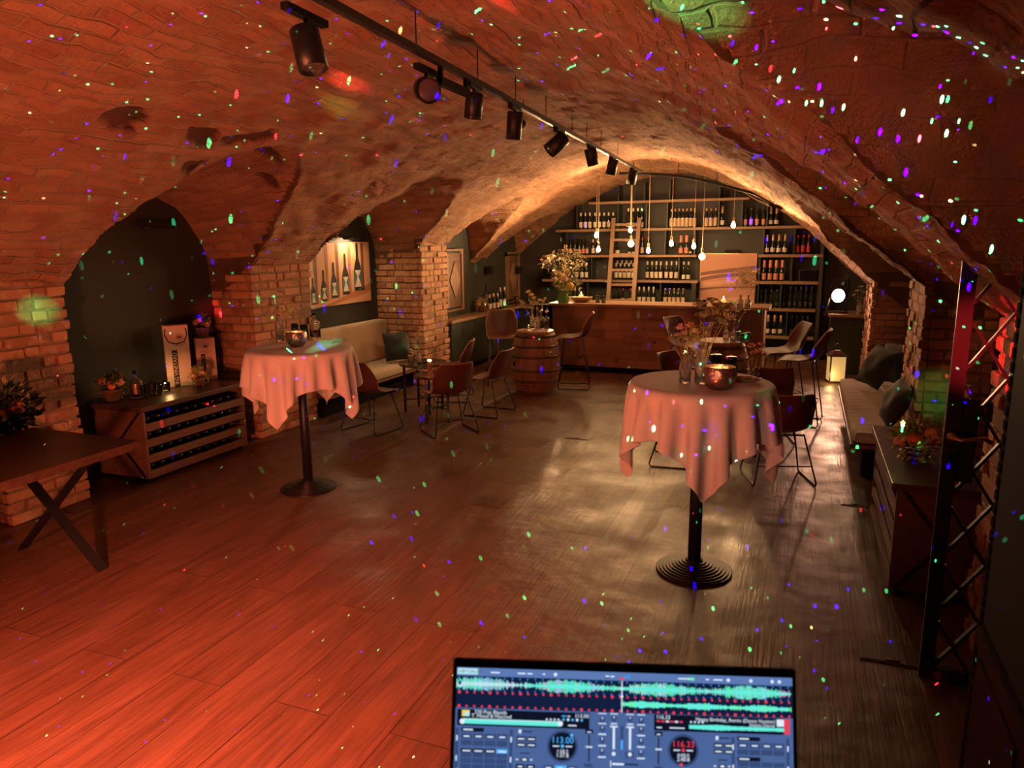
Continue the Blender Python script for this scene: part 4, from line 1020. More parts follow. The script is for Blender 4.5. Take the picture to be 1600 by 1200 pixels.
# ------------------------------------------------------------------ bottles
def bottle_fn(kind):
    def fn():
        t = thing('wine_bottle' if kind not in ('mini', 'spirit', 'coupe') else {'mini': 'small_bottle', 'spirit': 'spirit_bottle', 'coupe': 'stemmed_glass'}[kind], '', 'bottle' if kind != 'coupe' else 'glass')
        n = 14
        if kind == 'coupe':
            m = MB(); m.lathe([(.032, 0), (.032, .003), (.004, .008), (.004, .10), (.02, .115), (.032, .15), (.034, .20), (.031, .20), (.028, .15), (.001, .118)], MT['glass'], n); m.build('glass_bowl', t); return t
        H = {'champ': .31, 'pinkchamp': .31, 'mini': .20, 'spirit': .24}.get(kind, .305); r = {'champ': .038, 'pinkchamp': .038, 'mini': .026, 'spirit': .04, 'slim': .032}.get(kind, .0322)
        if kind in ('champ', 'pinkchamp', 'darkchamp'):
            pf = [(.001, 0), (r*.9, 0), (r, .01), (r, .13), (r*.88, .17), (r*.5, .215), (.0165, .25), (.0155, H-.02), (.018, H-.015), (.018, H-.004), (.012, H), (.001, H)]
        elif kind == 'slim':
            pf = [(.001, 0), (r*.95, 0), (r, .008), (r, .15), (r*.8, .20), (.017, .25), (.014, .27), (.014, H), (.001, H)]
        elif kind == 'mini':
            pf = [(.001, 0), (r, 0), (r, .11), (r*.5, .14), (.011, .155), (.011, H), (.001, H)]
        elif kind == 'spirit':
            pf = [(.001, 0), (r, 0), (r, .15), (r*.7, .175), (.014, .19), (.014, H), (.001, H)]
        else:
            pf = [(.001, 0), (r*.95, 0), (r, .008), (r, .19), (r*.85, .215), (.016, .245), (.014, .26), (.014, H), (.001, H)]
        m = MB(); m.lathe(pf, MT['bottle'], n); m.build('glass_body', t)
        lab = dict(white=('label', .035, .135), tall=('ylabel', .02, .15), rose=('plabel', .03, .12), pale=('ylabel', .03, .12), champ=('label', .035, .10), pinkchamp=('plabel', .02, .115), darkchamp=('dlabel', .04, .10), red=('rlabel', .03, .14), slim=('ylabel', .03, .13), mini=('label', .03, .07), redmini=('rlabel', .03, .1), spirit=('label', .03, .12), twopale=('label', .02, .09), pinklab=('plabel', .03, .115))[kind]
        m = MB(); m.lathe([(r+.0008, lab[1]), (r+.0008, lab[2])], MT[lab[0]], n, cap=False); m.build('label', t)
        foil = dict(white='wfoil', tall='gfoil', rose='kfoil', pale='gfoil', champ='gfoil', pinkchamp='pfoil', darkchamp='kfoil', red='rfoil', slim='rfoil', mini='kfoil', spirit='kfoil', twopale='wfoil', pinklab='kfoil')[kind]
        f0 = {'champ': .205, 'pinkchamp': .20, 'white': .24, 'darkchamp': .23}.get(kind, H-.045)
        rr = {'champ': .023, 'pinkchamp': .027, 'darkchamp': .02}.get(kind, .016)
        if kind == 'mini': rr = .013; f0 = .165
        m = MB(); m.lathe([(rr*1.15 if f0 < .21 else rr, f0), (rr, f0+.03), (rr*.98, H-.004), (rr*.8, H+.002), (.001, H+.002)], MT[foil], 12); m.build('capsule', t)
        if kind in ('twopale', 'champ', 'pinkchamp'):
            m = MB(); m.lathe([(.0185, .236), (.018, .25)] if kind != 'twopale' else [(r*.9, .20), (r*.72, .222)], MT['label'], 12, cap=False); m.build('neck_label', t)
        return t
    return fn
BP = {}; BOT = {}
def bottles(kind, pxs, z, shelf, desc, Y=13.56, sc=None, group=None, fromx=None):
    if kind not in BP: BP[kind] = Proto(bottle_fn(kind))
    n = len(pxs)
    for i, px in enumerate(pxs):
        x = ony(px, 400, Y).x if fromx is None else px
        BOT.setdefault(round(z, 3), []).append(x)
        BP[kind].put((x, Y, z+.001), random.uniform(0, 6), '%s, %s, %s' % (desc, place_word(i, n), shelf), group or (desc+' on '+shelf), scale=(1, 1, sc or 1))
r1, r2, r3, r4, r5 = 'top row', 'second row', 'third row', 'fourth row', 'lowest row'
Z = SHZ
bottles('white', [907, 914, 921], Z[1], r1+' far left', 'white-capped wine bottle')
bottles('white', [929, 936, 943, 950, 957], Z[1], r1+' left of ladder', 'white-labelled wine bottle', sc=.98)
bottles('twopale', [980.5, 988, 995, 1001.5], Z[1], r1+' behind ladder top', 'tall white-sealed wine bottle', sc=1.2)
bottles('tall', [1047, 1053, 1059, 1065, 1071, 1077, 1083], Z[1], r1+' behind bulbs', 'pale long-labelled wine bottle', sc=1.1)
bottles('tall', [1101.5, 1108.5, 1115.5], Z[1], r1+' centre', 'orange-sealed pale bottle', sc=1.08)
bottles('champ', [1126], Z[1], r1+' centre', 'lone gold-topped bottle', sc=1.15)
bottles('rose', [1162, 1171, 1180, 1190], Z[1], r1+' right', 'dark bottle with small pink label', sc=1.05)
bottles('champ', [1201, 1210], Z[1], r1+' far right', 'gold-foiled bottle', sc=.98)
bottles('pinklab', [891, 898, 905, 911, 917], Z[2], r2+' far left', 'pink-labelled dark wine bottle')
bottles('white', [926.5, 933.5], Z[2], r2+' behind two bulbs', 'white-labelled bottle', sc=.95)
bottles('darkchamp', [953], Z[2], r2+' left of ladder', 'lone black bottle')
bottles('spirit', [964.5], Z[2], r2+' behind ladder', 'short white-labelled bottle', sc=.7)
bottles('mini', [983.5, 990], Z[2], r2+' behind ladder globe', 'tiny white-labelled bottle', sc=.8)
bottles('slim', [1003, 1012], Z[2], r2+' right of ladder', 'red-capped slim bottle', sc=1.05)
bottles('coupe', [1044.5, 1051.5], Z[2], r2+' below a bulb', 'clear stemmed glass')
bottles('pinkchamp', [1063.5, 1072], Z[2], r2+' between bulbs', 'tall pink-labelled bottle', sc=1.1)
bottles('mini', [1078.5], Z[2], r2+' under the last bulbs', 'tiny single bottle', sc=.8)
bottles('champ', [1197.5, 1206.7, 1216, 1225.5], Z[2], r2+' right shelves', 'gold-foiled champagne style bottle', sc=1.08)
bottles('red', [1245.3, 1254, 1262.5], Z[2], r2+' far right', 'red-sealed dark bottle', sc=1.05)
bottles('white', [901, 909.5, 916.5], Z[3], r3+' behind big bouquet', 'white-labelled dark bottle', sc=1.02)
bottles('white', [963, 969.8, 976.4, 983, 989.5], Z[3], r3+' behind ladder', 'white-capped dark bottle')
bottles('white', [965, 972, 979, 986], Z[3], r3+' behind ladder at the back', 'white-topped bottle', Y=13.69, sc=1.15)
bottles('white', [1012, 1019.3, 1026, 1033], Z[3], r3+' right of ladder', 'white-labelled red wine bottle', sc=1.1)
bottles('white', [1042, 1049.6, 1057.5], Z[3], r3+' centre', 'broad-labelled red wine bottle', sc=1.1)
bottles('twopale', [1069, 1076.3], Z[3], r3+' before the print', 'double-labelled dark bottle', sc=1.08)
bottles('pinkchamp', [1195, 1204.7, 1214, 1223.5], Z[3], r3+' right shelves', 'pink-foiled champagne style bottle', sc=1.15)
bottles('white', [892, 898.8, 905.5], Z[4], r4+' behind big vase', 'white-capped bottle', sc=1.0)
bottles('mini', [924.5, 930.5, 936.3, 941.5, 947], Z[4], r4+' behind fruit bowl', 'little dark bottle', sc=1.15)
bottles('darkchamp', [960.3, 967.6], Z[4], r4+' behind ladder left', 'dark bottle', sc=.98)
bottles('slim', [974.3, 986.5], Z[4], r4+' behind ladder right', 'red-capped dark bottle', sc=1.0)
bottles('white', [1000, 1007.5, 1015, 1022.5], Z[4], r4+' right of ladder', 'pale-labelled bottle', sc=1.12)
bottles('tall', [1041, 1048.3, 1055, 1062, 1069.5], Z[4], r4+' above the bar centre', 'slim-labelled dark bottle', sc=1.05)
bottles('darkchamp', [1192.5, 1200.5, 1209, 1218, 1229], Z[4], r4+' right shelves', 'black champagne style bottle', sc=1.05)
bottles('darkchamp', [1239, 1247.3, 1255.7, 1264, 1272.5], Z[4], r4+' far right', 'large black bottle', sc=1.22)
bottles('champ', [1197, 1206.5, 1216.5, 1226.5], Z[5], r5+' above the stool', 'gold-foiled dark bottle', sc=1.15)
bottles('darkchamp', [1244, 1252.5, 1261, 1269.5], Z[5], r5+' far right', 'black unlabelled bottle', sc=1.15)
bottles('white', [-4.16, -4.07, -3.98, -3.89], .74, 'box left of the bar', 'white-labelled wine bottle', Y=11.22, fromx=1, sc=.9)
BXS = {}
def free_x(x, za):
    occ = BOT.get(round(za, 3), []); 
    for k in range(60):
        for sg in (1, -1):
            c = x+sg*k*.006
            if all(abs(c-b) > .053 for b in occ): return c
    return x
for px, za, zb in [(885, 1.815, 2.25), (918, .885, 1.31), (923.5, 1.355, 1.77), (924, 2.295, 2.745), (964, 2.295, 2.745), (964, 2.79, 3.1), (1004, 2.79, 3.12), (1008, 2.295, 2.745), (1040, 2.295, 2.745), (1038, 1.815, 2.25), (1043, 2.79, 3.15), (1037.3, 1.355, 1.77), (1033, .885, 1.31), (958.5, 1.815, 2.25), (997, 1.815, 2.25), (1121, 2.295, 2.745), (1157, 2.295, 2.745), (1120, 2.79, 3.1), (1195.7, 2.295, 2.70), (1084.5, 1.815, 2.25)]:
    m = MB(); x = free_x(PXX(px), za); m.box((x-.010, SY0+.03, za), (x+.010, SY1, zb), MT['cabgreen']); m.build('divider', tL)
for px, za, zb in [(1187.5, .0, 1.76), (1191.5, 1.815, 2.245), (1235.5, .40, .835), (1232.8, .885, 1.305), (1238, 1.355, 1.765), (1241, 1.815, 2.25), (1283, 0, 2.245)]:
    m = MB(); x = free_x(PXX(px), za) if px < 1280 else PXX(1284.5); w = .012 if px < 1280 else .03; m.box((x-w, SY0+.03, za), (x+w, SY1, zb), MT['cabgreen']); m.build('divider', tR)
# bottles on the green cupboard
if 'white' in BP:
    q = [(772, 1), (777.5, 1), (784, 1), (782.5, 1.25), (790, 1.28)]
    for i, (px, s) in enumerate([(770.5, .95), (775.5, .98), (781, .95), (784, 1.28), (789.5, 1.30)]):
        yy = onz(px, 478, .865).y; p = onx(px, 478, -5.2)
        BP['white'].put((-5.22+.012*i, p.y-.1, .866), 1.0, ['front', 'second', 'middle', 'fourth, taller', 'last, taller'][i]+' of five wine bottles before the far shutter', 'five wine bottles on the green cupboard', scale=(1, 1, s))

# ================================================================== PENDANTS, RAILS, SPOTS
def make_pendant(length, globe):
    t = thing('pendant_bulb', '', 'pendant lamp')
    m = MB(); m.tube([(0, 0, .11), (.001, 0, .11+length*.5), (0, 0, .11+length)], .0045, MT['cord'], 6); m.build('cord', t)
    m = MB(); m.lathe([(.001, .045), (.018, .045), (.020, .06), (.020, .10), (.012, .115), (.001, .118)], MT['brass'], 16); m.build('lamp_socket', t)
    m = MB()
    if globe:
        m.lathe([(.014, .046)]+[(.052*math.sin(a), -.02+.052*math.cos(a)) for a in [.35+.28*k for k in range(10)]]+[(.001, -.072)], MT['globe'], 22); m.build('bulb_glass', t)
        m = MB()
        for k in range(5):
            a = 2*PI*k/5; m.tube([(.008*math.cos(a), .008*math.sin(a), .03), (.024*math.cos(a), .024*math.sin(a), -.05), (.024*math.cos(a+.6), .024*math.sin(a+.6), -.05), (.008*math.cos(a+.5), .008*math.sin(a+.5), .03)], .0016, MT['filament'], 4)
        m.build('filament', t)
    else:
        m.lathe([(.013, .046), (.016, .03), (.028, 0), (.030, -.018), (.022, -.038), (.001, -.048)], MT['bulb'], 18); m.build('bulb_glass', t)
    return t
PY = 11.75
for (bx, by, cx, cy, g, lab) in [(932, 367, 935, 288, 0, 'upper of the two leftmost bare pendant bulbs'), (935, 389, 939, 283, 0, 'lower of the two leftmost bare pendant bulbs'),
        (985, 359, 990, 292, 0, 'small pendant bulb directly above the globe bulb at ladder'), (986, 379, 989.5, 292, 1, 'round globe pendant bulb hanging before the ladder'),
        (1013, 391, 1019, 277, 0, 'bare pendant bulb just right of the ladder'), (1049, 380, 1056, 278, 0, 'bare pendant bulb in middle of the pendant group'),
        (1084, 384, 1090, 288, 0, 'bare pendant bulb left of the big right globe'), (1097, 399, 1104, 290, 1, 'lowest pendant, a round globe bulb before the print'), (1146, 351, 1150, 305, 0, 'highest and rightmost bare pendant bulb')]:
    p = ony(bx, by, PY + (.12 if bx == 985 else 0)); top = CZ(p.x, p.y)
    t = make_pendant(top-p.z-.11+.01, g); t.location = p; t['label'] = lab; t['group'] = 'bare bulb pendants over the bar'
# curved rail under the vault
t = thing('curved_ceiling_rail', 'black curved rail following the vault above the bar', 'rail', (0, 0, 0))
RY = 11.35
pts = [ony(px, py, RY) for px, py in [(968, 271), (990, 271.5), (1020, 272), (1060, 275), (1090, 280), (1120, 287), (1150, 295), (1180, 303), (1200, 309), (1222, 317)]]
pts = [Vector((p.x, p.y, min(p.z, CZ(p.x, p.y)-.03))) for p in pts]
m = MB(); m.tube(pts, .022, MT['black'], 8); m.build('rail_tube', t)
for i in (1, 3, 5, 7): m = MB(); p = pts[i]; m.tube([p, (p.x, p.y, CZ(p.x, p.y)+.01)], .006, MT['black'], 6); m.build('hanger', t)
t = thing('ceiling_cable', 'pale cables looping along the vault behind the curved rail', 'cable', (0, 0, 0))
for off, ss in ((0, 1), (.05, 1.7)):
    cp = []
    for k in range(41):
        u = k/40; x = pts[1].x+(pts[-1].x-.15-pts[1].x)*u; z = CZ(x, 11.7)-.05-.035*abs(math.sin(u*9*ss+off*20)); cp.append((x, 11.7+off, z))
    m = MB(); m.tube(cp, .005, MT['cord'], 5); m.build('cable_strand', t)
# straight track
TZ = 3.07
ta = onz(492, -8, TZ); tb = onz(1002, 268, TZ)
t = thing('ceiling_track', 'long black lighting track hanging along the crown of the vault', 'track', (0, 0, 0))
m = MB(); m.beam(ta-(tb-ta).normalized()*.9, tb, .036, .036, MT['black']); m.build('track_profile', t)
for px, py in [(530, 10), (649, 78), (735, 131), (791, 163), (843, 188), (886, 210), (912, 222), (936, 234), (963, 248)]:
    p = onz(px, py, TZ); u = (p-ta).dot((tb-ta).normalized()); p = ta+(tb-ta).normalized()*u
    m = MB(); m.tube([p, (p.x, p.y, CZ(p.x, p.y)+.02)], .0035, MT['black'], 5); m.build('hanger_wire', t)
def make_spot(ax, dia=.105, L_=.175, adapter=.20, face=False, arm=.08, loop=False):
    """origin on the track; ax = beam direction, body hangs below"""
    t = thing('track_spotlight', '', 'spotlight'); ax = Vector(ax).normalized()
    m = MB(); m.box((-.02, -adapter/2, -.05), (.02, adapter/2, -.018), MT['blackp']); m.build('track_adapter', t, bevel=.003)
    c = Vector((0, 0, -.05-arm-.03)); 
    m = MB(); m.tube([(0, 0, -.05), (0, 0, -.05-arm*.5), c], .010, MT['black'], 8); m.build('swivel_arm', t)
    q = ax.to_track_quat('Z', 'Y').to_matrix().to_4x4(); T = Matrix.Translation(c-ax*L_*.35) @ q
    r = dia/2
    m = MB(); m.lathe([(.001, 0), (r*.92, 0), (r, .006), (r, L_), (r*.9, L_), (r*.86, L_-.02), (.001, L_-.02)], MT['black'], 26, T); m.build('lamp_housing', t)
    m = MB(); m.lathe([(r*.84, L_-.019), (r*.55, L_-.012 if face else L_-.019), (.001, L_-.006 if face else L_-.018)], MT['lens'] if face else MT['reflector'], 24, T, cap=False); m.build('lens', t)
    if loop:
        m = MB(); m.tube([T @ Vector((r*1.0+.02+.03*math.cos(a), 0, .03+.035*math.sin(a))) for a in [2*PI*k/20 for k in range(20)]], .005, MT['black'], 6, closed=True); m.build('tilt_handle', t)
    return t
dirv = (tb-ta).normalized()
def on_track(px, py):
    p = onz(px, py, TZ); return ta+dirv*((p-ta).dot(dirv))
SG = 'black spotlights on the ceiling track'
for (px, py, kw, lab) in [
    (520, 4, dict(ax=(.30, -.1, -1), dia=.130, L_=.18, arm=.07, adapter=.3), 'nearest and largest black track spotlight, at the top edge'),
    (668, 93, dict(ax=(.55, -.9, -.25), dia=.14, L_=.19, arm=.06, face=True, adapter=.24), 'black track spotlight whose round lens faces the camera'),
    (731, 127, dict(ax=(-.1, -.05, -1), dia=.115, L_=.15, arm=.05), 'black track spotlight pointing straight down, third from the camera'),
    (788, 162, dict(ax=(-.12, .1, -1), dia=.115, L_=.20, arm=.05), 'black track spotlight with faceted reflector, fourth from the camera'),
    (866, 199, dict(ax=(-.75, -.5, -.75), dia=.14, L_=.19, arm=.05, adapter=.26, loop=True), 'black track spotlight with round tilt handle, fifth from camera'),
    (920, 226, dict(ax=(.2, .2, -1), dia=.13, L_=.18, arm=.02, adapter=.26), 'black track spotlight, sixth from the camera'),
    (955, 244, dict(ax=(-.25, .1, -1), dia=.125, L_=.18, arm=.02, adapter=.24), 'black track spotlight, second last before the pendants'),
    (988, 261, dict(ax=(-.25, .25, -1), dia=.13, L_=.2, arm=.02, adapter=.26), 'last black track spotlight at the far end of track')]:
    t = make_spot(**kw); t.location = on_track(px, py)+Vector({520: (-.13, 0, 0), 668: (-.05, 0, -.02)}.get(px, (0, 0, 0))); t.rotation_euler = (0, 0, math.atan2(-dirv.x, dirv.y)); t['label'] = lab; t['group'] = SG
p = on_track(700, 110); 
t = thing('track_side_arm', 'black flat arm bridging two spotlights under the track', 'bracket', (p.x, p.y, TZ))
m = MB(); m.box((-.02, -.19, -.12), (.02, .19, -.075), MT['blackp']); m.build('arm_bar', t)
for s in (-1, 1): m = MB(); m.box((-.012, s*.17-.012, -.08), (.012, s*.17+.012, -.015), MT['blackp']); m.build('arm_bracket', t)
p = on_track(843, 188); 
t = thing('motion_sensor', 'small black disc sensor hanging on the left of the track', 'sensor', (p.x-.22, p.y, TZ-.02))
m = MB(); m.lathe([(.001, -.012), (.035, -.012), (.04, 0), (.035, .012), (.001, .012)], MT['black'], 18, Matrix.Rotation(R(80), 4, 'X')); m.build('disc', t)
m = MB(); m.tube([(0, 0, .03), (0.02, 0, CZ(p.x-.2, p.y)-TZ+.04)], .004, MT['black'], 5); m.build('rod', t)

# picture lights in the alcoves, framed bottle picture
AWX = XL
def picture_light(px, py, lab, lit):
    p = onx(px, py, AWX+.12)
    t = thing('picture_light', lab, 'picture light', (AWX, p.y, p.z), 0, 'black tube lamps above the alcove walls')
    m = MB(); m.lathe([(.001, 0), (.035, 0), (.035, .012), (.001, .012)], MT['brass'] if lit else MT['black'], 20, Matrix.Rotation(R(90), 4, 'Y') @ Matrix.Translation((0, -.10, 0))); m.build('wall_rosette', t)
    m = MB(); m.tube([(.01, -.10, 0), (.09, -.10, .005), (.12, -.06, -.02)], .008, MT['black'], 7); m.build('bracket_arm', t)
    m = MB(); m.cyl((.13, -.13, -.035), (.13, .24, -.035), .020, .020, MT['black'], 14); m.build('lamp_tube', t)
    return p
picture_light(240, 349, 'black tube lamp on the dark wall over the wine rack', False)
pp = picture_light(545, 368, 'black tube lamp with brass rosette above the bottle picture', True)
light('picture_lamp_light', 'AREA', (AWX+.13, pp.y+.05, pp.z-.06), (1.0, .62, .32), 9, (AWX, pp.y, pp.z-.75), .3)
a = onx(480, 377, AWX+.03); b = onx(580, 462, AWX+.03); c = onx(480, 488, AWX+.03)
zt_, zb_ = onx(530, 378, AWX+.03).z, onx(530, 476, AWX+.03).z
t = thing('framed_picture', 'framed picture of five champagne style bottles in a wooden rack', 'picture', (AWX+.005, b.y-1.42, zb_)); W, H = 1.42, zt_-zb_
m = MB()
def pp2(poly, mat, k):   # poly in (u right, v up), 0..1
    T = Matrix(((0, 0, 1, .02+.0008*k), (1, 0, 0, 0), (0, 1, 0, 0), (0, 0, 0, 1))); m.prism([(u*W, v*H) for u, v in poly], 0, .0008, mat, T)
c1 = M_('picture_peach', (.60, .33, .19), .55); c2 = M_('picture_wood', (.33, .13, .06), .55); c3 = M_('picture_rail_wood', (.42, .17, .07), .55); c4 = M_('picture_shadow', (.16, .07, .04), .55)
m.box((0, 0, 0), (.02, W, H), c1)
pp2([(0, 0), (.2, 0), (.98, .27), (.98, .20), (.5, 0), (1, 0), (1, .3), (.2, .0)], c3, 1)
pp2([(.18, 0), (1, .27), (1, .17), (.34, 0)], c3, 2)
pp2([(.45, .0), (1, .0), (1, .17), (.62, .045)], c1, 3)
for k, (u, s) in enumerate([(.06, .52), (.22, .62), (.38, .72), (.57, .84), (.78, 1.0)]):
    v0 = .04+.20*(u-.02); w = .052*s/.8; hh = .85*s*.93
    for du in (.085*s,): pp2([(u+du-.012, v0), (u+du+.022, v0), (u+du+.03, .98), (u+du-.02, .98)], c2 if k % 2 else c4, 2)
    poly = [(-w, 0), (w, 0), (w, .42*hh), (w*.8, .52*hh), (w*.32, .68*hh), (w*.30, .95*hh), (w*.22, hh), (-w*.22, hh), (-w*.30, .95*hh), (-w*.32, .68*hh), (-w*.8, .52*hh), (-w, .42*hh)]
    pp2([(u+x, min(v0+y, .985)) for x, y in poly], MT['ink'], 5)
    pp2([(u-w*.95, v0+.10*hh), (u+w*.95, v0+.10*hh), (u+w*.9, v0+.44*hh), (u-w*.9, v0+.44*hh)], MT['teal'], 6)
    pp2([(u-w*.9, v0+.08*hh), (u+w*.9, v0+.08*hh), (u+w*.1, v0+.30*hh), (u-w*.1, v0+.30*hh)], MT['paper'], 7); pp2([(u-w*.1, v0+.30*hh), (u+w*.1, v0+.30*hh), (u+w*.8, v0+.43*hh), (u-w*.8, v0+.43*hh)], MT['paper'], 7)
m.build('print_sheet', t)
m = MB(); e = .015
for lo, hi in (((0, -e, -e), (.035, 0, H+e)), ((0, W, -e), (.035, W+e, H+e)), ((0, 0, -e), (.035, W, 0)), ((0, 0, H), (.035, W, H+e))): m.box(lo, hi, MT['black'])
m.build('picture_frame', t)

# ================================================================== SMALL THINGS
def facet_lathe(m, prof, mat, n=28, amp=.05, ku=9, kv=120., T=None):
    vs = []; mm = len(prof)
    for i in range(n):
        a = 2*PI*i/n
        for (r, z) in prof:
            q = r*(1+amp*math.cos(ku*a)*math.cos(kv*z)) if r > .012 else r
            vs.append((q*math.cos(a), q*math.sin(a), z))
    fs = [(i*mm+k, ((i+1) % n)*mm+k, ((i+1) % n)*mm+k+1, i*mm+k+1) for i in range(n) for k in range(mm-1)]
    m.add(vs, fs, mat, True, T)
def vase(loc, h, r, label, cut=True, mat='cutglass', group=None, name='glass_vase', neck=.35):
    t = thing(name, label, 'vase', loc, random.uniform(0, 6), group)
    base = [(.001, 0), (r*.85, 0), (r*.95, h*.03)]
    body = [(r*(.97+.03*math.sin(i)), h*(.05+.55*i/16)) for i in range(17)]
    up = [(r*.93, h*.66), (r*.72, h*.74), (r*neck, h*.80), (r*neck, h*.95), (r*(neck+.16), h*.97), (r*(neck+.16), h), (r*neck*.8, h)]
    inn = [(r*neck*.8, h*.80), (r*.62, h*.73), (r*.84, h*.64), (r*.84, h*.08), (.001, h*.06)]
    m = MB()
    if cut: facet_lathe(m, base+body+up+inn, MT[mat], 30, .055, 9, 2*PI/(h*.095))
    else: m.lathe(base+body+up+inn, MT[mat], 22, cap=False)
    m.build('vase_body', t); return t
def blossom(kind, c, s, t, d=(0, 0, 1), mat=None):
    c = Vector(c); m = MB(); q = Vector(d).to_track_quat('Z', 'Y').to_matrix().to_4x4(); T = Matrix.Translation(c) @ q
    if kind == 'daisy':
        n = 11
        for k in range(n):
            a = 2*PI*k/n; m.leafq(T @ Vector((0, 0, 0)), (T.to_3x3() @ Vector((math.cos(a)*s, math.sin(a)*s, .25*s))), s*.42, MT[mat or 'petalw'], .1)
        m.ball(T @ Vector((0, 0, s*.05)), s*.22, MT['petaly'], 7, 5)
    elif kind == 'pom':
        m.ball(c, s, MT[mat or 'petalw'], 12, 9, bump=.05)
        for k in range(26):
            v = Vector((random.gauss(0, 1), random.gauss(0, 1), random.gauss(0, 1))).normalized(); m.leafq(c+v*s*.8, v*s*.45, s*.4, MT[mat or 'petalw'], .3)
    elif kind == 'umbel':
        for k in range(20):
            a = 2*PI*k/20*2.4; rr = s*(.2+.8*((k*7) % 20)/20); e = T @ Vector((rr*math.cos(a), rr*math.sin(a), s*.35*(1-(rr/s)**2)+s*.3))
            m.tube([c, c.lerp(e, .5)+Vector((0, 0, s*.02)), e], .0011, MT['stem'], 4)
            for j in range(3): m.ball(e+Vector((random.uniform(-1, 1), random.uniform(-1, 1), random.uniform(-.4, .4)))*s*.09, s*.10, MT[mat or 'leafy'], 5, 4)
    elif kind == 'spray':
        for k in range(24):
            v = Vector((random.gauss(0, 1), random.gauss(0, 1), random.gauss(.5, .8))).normalized(); e = c+v*s*random.uniform(.3, 1)
            m.tube([c, e], .001, MT['stem'], 4); m.leafq(e, v*s*.36, s*.26, MT[mat or 'petalw'], .2); m.leafq(e, Vector((v.y, -v.x, v.z))*s*.32, s*.24, MT[mat or 'petalw'], .2)
    elif kind == 'lily':
        for k in range(14):
            a = 2*PI*k/14; o_ = .9 if k % 2 else .45; v = T.to_3x3() @ Vector((math.cos(a)*s*o_, math.sin(a)*s*o_, s*(1.1-o_*.6))); m.leafq(c, v, s*.55, MT[mat or 'petalp'], -.25)
    elif kind == 'orange': m.ball(c, s, MT[mat or 'orange'], 14, 10, sq=(1, 1, .9))
    m.build({'orange': 'mandarin'}.get(kind, 'blossom'), t)
def stems_to(t, base, targets, r=.0016, bow=.2):
    for e in targets:
        b = Vector(base); e = Vector(e); mid = b.lerp(e, .55); side = (e-b); side.z = 0
        mid = mid-side*bow
        m = MB(); m.tube([b, b.lerp(mid, .5)+Vector((0, 0, .004)), mid, e], r, MT['stem'], 5); m.build('stem', t)
def foliage(t, c, R_, n, mat='leaf', lf=.05, w=.018, up=.4, sq=(1, 1, 1), name='foliage'):
    m = MB(); c = Vector(c)
    for k in range(n):
        v = Vector((random.gauss(0, 1), random.gauss(0, 1), random.gauss(up, .8))).normalized(); p = c+Vector((v.x*sq[0], v.y*sq[1], v.z*sq[2]))*R_*random.uniform(.2, 1)**.6
        p.z = max(p.z, .035)
        d = (v+Vector((random.uniform(-.6, .6), random.uniform(-.6, .6), random.uniform(-.5, .7)))).normalized()*lf*random.uniform(.6, 1.3)
        if p.z+d.z < .012: d.z = .012-p.z
        m.leafq(p, d, w*random.uniform(.7, 1.3), MT[mat], .25)
    o = m.build(name, t); o['kind'] = 'stuff'; return o
random.seed(21)
TT = TOPZ+.0065
def bouquet(loc, h, fl, label, seed, leaves=18, lm='leafy', group=None, name='flower_bouquet', lf=.04):
    """fl: list of (kind, dx, dy, z, size, mat); base of the stems at loc"""
    random.seed(seed)
    t = thing(name, label, 'flowers', loc, 0, group)
    tg = [(dx, dy, z) for k, dx, dy, z, s, mt in fl]
    stems_to(t, (0, 0, 0), tg)
    for (k, dx, dy, z, s, mt) in fl: blossom(k, (dx, dy, z), s, t, (dx, dy, z*.6), mt)
    if leaves:
        m = MB()
        for q in range(leaves):
            e = random.choice(tg); u = random.uniform(.35, .95); p = Vector(e)*u; d = Vector((random.uniform(-1, 1), random.uniform(-1, 1), random.uniform(.1, 1))).normalized()*lf; m.leafq(p, d, lf*.3, MT[lm], .3)
        o = m.build('foliage', t); o['kind'] = 'stuff'
    return t
def candle_bowl(loc, r, h, label):
    t = thing('candle_bowl', label, 'candle holder', loc, 0, 'hammered copper candle bowls')
    m = MB(); m.lathe([(.001, 0), (r*.55, 0), (r*.80, h*.15), (r*.98, h*.45), (r, h*.62), (r*.93, h*.95), (r*.90, h), (r*.88, h*.98), (r*.93, h*.62), (r*.75, h*.18), (.001, h*.08)], MT['copper'], 36, cap=False); m.build('bowl', t)
    m = MB(); m.lathe([(r*.30, h*.09), (r*.30, h*.55), (.001, h*.55)], MT['candle'], 18); c = m.build('candle', t)
    m = MB(); m.lathe([(.001, h*.56), (.006, h*.60), (.008, h*.66), (.004, h*.80), (.001, h*.88)], MT['flame'], 10); m.build('flame', c)
    light('candle_light', 'POINT', (loc[0], loc[1], loc[2]+h*.9), (1, .55, .2), .55, None, .01)
    return t
def jar(loc, label, group, s=1.):
    t = thing('lidded_jar', label, 'jar', loc, 0, group); r, h = .030*s, .085*s
    m = MB(); m.lathe([(.001, 0), (r, 0), (r*1.03, h*.06), (r*1.03, h*.75), (r*.86, h*.86), (r*.86, h), (r*.78, h), (r*.78, h*.84), (r*.92, h*.73), (r*.92, h*.1), (.001, h*.08)], MT['jarbody'], 16, cap=False); m.build('jar_body', t)
    m = MB(); m.lathe([(.001, h*.88), (r*.93, h*.88), (r*.93, h*1.16), (r*.88, h*1.2), (.001, h*1.2)], MT['jarlid'], 16); m.build('lid', t)
    return t
